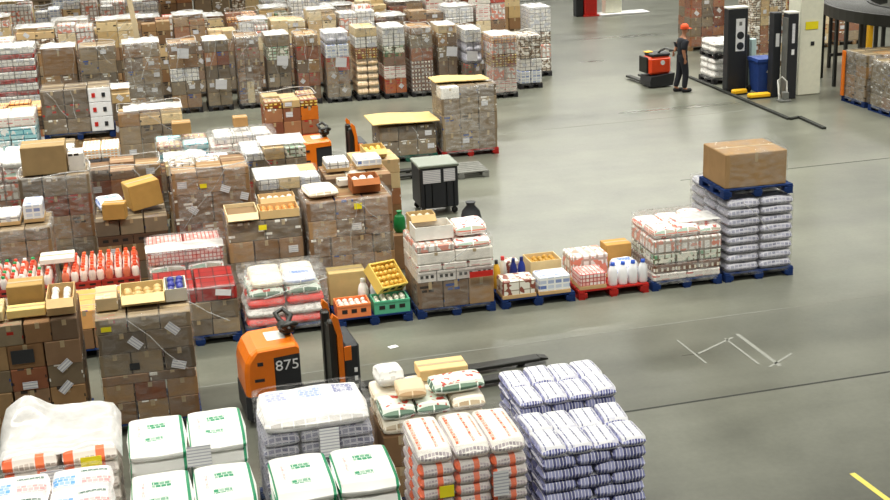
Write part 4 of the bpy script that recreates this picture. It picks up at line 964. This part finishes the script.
# ------------------------------------------------------------------ the tall row beyond the cross aisle
FG = 'tall wrapped stacks of the far row'
def rows(*a): return [list(x) for x in a]
W_ = ['#fff']
F = [
 (-3.7, 1.2, 'stack of red and white striped packs at the left end of the tall row', [('pack:pk_white' if k % 2 else 'pack:pk_red', .19 if k % 2 else .13, 2, W_) for k in range(12)], 35.6),
 (-2.42, .94, 'tall stack topped by a big brown carton, right of the striped packs', [(C, .35, 2, GREYB), (C, .35, 2, BROWN), (CW, .4, 2, BROWN), (C, .7, 1, ['#93704c'])], 35.6),
 (-1.45, 1.0, 'tall greyish brown stack with no film bands, right of the big carton stack', [(C, .36, 2, GREYB) for k in range(5)], 35.5),
 (-.34, 1.02, 'tall stack of brown cartons with crossing film bands, right of the leaning beam', [([C, CW], .36, 2, GREYB+BROWN) for k in range(5)], 35.45),
 (.82, .84, 'tall brown stack with a white block at mid height', [(C, .36, 2, BROWN), (C, .36, 2, GREYB), (['carton', 'pack:pk_white'], .36, 2, WHITE+PALE), (CW, .36, 2, BROWN), (CW, .3, 2, BROWN)], 35.4),
 (1.76, .72, 'tall greyish stack with a large white sheet on its lower half', [(C, .36, 2, GREYB) for k in range(3)]+[(C, .36, 2, REDB), (C, .3, 2, GREYB)], 35.4),
 (2.6, .7, 'tall stack of narrow upright tan cartons', [(C, .6, 3, PALE+BROWN), (C, .6, 3, BROWN), (CR, .3, 2, BROWN), (CW, .3, 2, BROWN)], 35.35),
 (3.4, .7, 'tall grey-green stack with a small turquoise label', [('pack:pk_dark', .4, 2, W_), (C, .36, 2, GREYB), (C, .36, 2, GREYB), ('pack:pk_green', .36, 2, W_), (C, .3, 2, GREYB)], 35.3),
 (4.2, .68, 'tall tan brown stack with round white stickers', [(C, .36, 2, BROWN), (CR, .36, 2, REDB), (CW, .36, 2, BROWN), (C, .36, 2, REDB), (CW, .3, 2, BROWN)], 35.25),
 (4.98, .72, 'tall stack with violet-grey top and a white label at mid height', [(C, .36, 2, GREYB), (C, .36, 2, BROWN), (CR, .36, 2, ['#c04a34', '#95704e']), ('pack:pk_blue', .36, 2, W_), ('sack:sk_grey', .3, 2, W_)], 35.2),
 (5.8, .68, 'tall stack of tan sacks under white and yellow packs', [('sack:sk_tan', .2, 2, W_) for k in range(5)]+[('pack:pk_yellow', .3, 2, W_), ('pack:pk_white', .3, 2, W_), ('carton', .24, 2, PALE)], 35.15),
 (6.56, .68, 'tall stack with white top, green band and orange-brown base', [(CR, .4, 2, ['#b5602c', '#a8452e']), ('pack:pk_redwhite', .36, 2, W_), (CG, .34, 2, ['#8a6b58']), ('pack:pk_green', .2, 2, W_), ('pack:pk_white', .5, 2, W_)], 35.1),
 (7.32, .68, 'tall brown stack with rows of white round dots', [('pack:pk_jars', .42, 2, W_), ('pack:pk_jars', .42, 2, W_), (C, .36, 2, REDB), (CW, .36, 2, GREYB), (C, .2, 2, BROWN)], 35.05),
 (8.08, .6, 'tall brown stack with a white sheet, rising behind the red-based carton pallet', [(C, .4, 2, BROWN), (C, .4, 2, BROWN), (CW, .4, 2, GREYB), (CW, .36, 2, BROWN), (C, .2, 2, PALE)], 35.0),
 (8.72, .56, 'tall grey film-wrapped stack, third from the aisle end of the tall row', [(C, .36, 2, GREYB), (C, .36, 2, GREYB), ('sack:sk_grey', .3, 2, W_), ('sack:sk_grey', .3, 2, W_), ('pack:pk_white', .36, 2, W_)], 34.6),
 (9.3, .76, 'stack of red, orange and white drink packs on the aisle corner of the tall row', [('pack:pk_redwhite', .36, 2, W_), ('pack:pk_milk', .34, 2, W_), ('pack:pk_yellow', .34, 2, W_), ('pack:pk_milk', .3, 2, W_), ('pack:pk_orange', .2, 2, W_)], 33.9),
 (10.36, .72, 'brown and white drink stack just right of the aisle corner stack', [('pack:pk_blue', .36, 2, W_), ('pack:pk_white', .34, 2, W_), ('pack:pk_brownwhite', .34, 2, W_), ('pack:pk_brownwhite', .3, 2, W_)], 34.9),
 (11.2, .72, 'white-topped stack at the far right end of the tall stacks', [('pack:pk_brownwhite', .4, 2, W_), ('pack:pk_milk', .4, 2, W_), ('pack:pk_brownwhite', .36, 2, W_), ('pack:pk_white', .7, 2, W_)], 36.6),
]
for i, (x, w, lb, ly, y) in enumerate(F):
    tg, zt = load(lb, x+.02, y, w-.05, 1.0, ly, 'dark', 'film_thin' if i % 3 else 'film', FG, .35, rim=i % 2 == 0)
    if i in (5, 4, 9, 13, 14, 7): label_on(tg, (.02, .1, -.05, .08, 0, .05)[i % 6], -.53, (.72, 1.62, 1.1, 1.2, 1.1, 1.25)[(5, 4, 9, 13, 14, 7).index(i)], .3, .26, 'label_print', .1)
# the rows behind it, of which only the upper parts show
ORD = ['first', 'second', 'third', 'fourth', 'fifth', 'sixth', 'seventh', 'eighth', 'ninth', 'tenth', 'eleventh', 'twelfth', 'thirteenth', 'fourteenth', 'fifteenth', 'sixteenth', 'seventeenth', 'eighteenth', 'nineteenth']
TOPS = [('brown carton', [C, CP], BROWN+REDB), ('white-topped', ['pack:pk_white', 'pack:pk_milk', 'carton:cardboard'], WHITE+PALE), ('pale carton', [C, CW], PALE), ('red and white', ['pack:pk_redwhite', 'pack:pk_milk', CR], ['#b8422e', '#e9e2d6']),
        ('blue and white', ['pack:pk_blue', 'pack:pk_white'], WHITE), ('grey-brown carton', [C], GREYB), ('green and tan', ['pack:pk_green', 'pack:pk_brownwhite', C], PALE), ('orange and brown', ['pack:pk_orange', CR, C], REDB)]
rr = random.Random(41)
for ri, (y, x0, x1, nm) in enumerate(((37.6, -4.3, 10.9, 'second'), (40.6, -4.6, 12.2, 'third'), (44.0, -5.0, 13.2, 'fourth'), (48.2, -5.4, 14.4, 'fifth'))):
    k, x = 0, x1
    while x > x0:
        w = rr.uniform(.8, 1.15); desc, st, cols = TOPS[rr.randrange(len(TOPS))]
        H = rr.uniform(1.7, 2.25); x -= w+.06
        ly = [([C, CP], .36, 2, BROWN+GREYB, {'top': False})]*3+[([C, CW], .36, 2, BROWN+PALE), (st, H-1.44-.3, 2, cols), (st, .3, 2, cols, {'rag': .6})]
        load('%s stack, %s from the aisle end of the %s tall row' % (desc, ORD[min(k, 18)], nm), x, y+rr.uniform(-.15, .15), w, 1.0, ly, 'dark', 'film_thin' if rr.random() < .6 else None, 'tall stacks of the rows behind the first', .3, rim=rr.random() < .4)
        k += 1

# ------------------------------------------------------------------ light
w = bpy.data.worlds.new('hall_light'); bpy.context.scene.world = w; w.use_nodes = True
w.node_tree.nodes['Background'].inputs[0].default_value = (1.0, .985, .95, 1); w.node_tree.nodes['Background'].inputs[1].default_value = .09
for k, y in enumerate((6, 15, 24, 34, 47, 60, 78)):
    a = bpy.data.lights.new('lamp_row', 'AREA'); a.shape = 'RECTANGLE'; a.size, a.size_y = 46, .9; a.energy = (1700, 2700, 3200, 3600, 4600, 4600, 3600)[k]; a.color = (1, .985, .9); a.spread = math.radians(118) if k < 4 else PI
    o = bpy.data.objects.new('lamp_row', a); COL.objects.link(o); o.location = (8, y, 10.5)

# ------------------------------------------------------------------ camera
pitch, roll, yaw, h = .305667, -.039104, .226529, 6.8386
cy, sy = math.cos(yaw), math.sin(yaw)
fw = Vector((sy*math.cos(pitch), cy*math.cos(pitch), -math.sin(pitch))); rt = Vector((cy, -sy, 0)); up = rt.cross(fw)
r2 = rt*math.cos(roll)+up*math.sin(roll); u2 = -rt*math.sin(roll)+up*math.cos(roll)
cam = bpy.data.cameras.new('camera'); cam.sensor_width = 36; cam.lens = 1308.75/890*36; cam.clip_end = 300
co = bpy.data.objects.new('camera', cam); COL.objects.link(co)
Mx = Matrix((r2, u2, -fw)).transposed().to_4x4(); Mx.translation = (0, 0, h); co.matrix_world = Mx
sc = bpy.context.scene; sc.camera = co
sc.cycles.transparent_max_bounces = 24
sc.view_settings.view_transform = 'Standard'; sc.view_settings.look = 'None'; sc.view_settings.gamma = 1; sc.view_settings.exposure = 0.0; sc.view_settings.use_curve_mapping = False
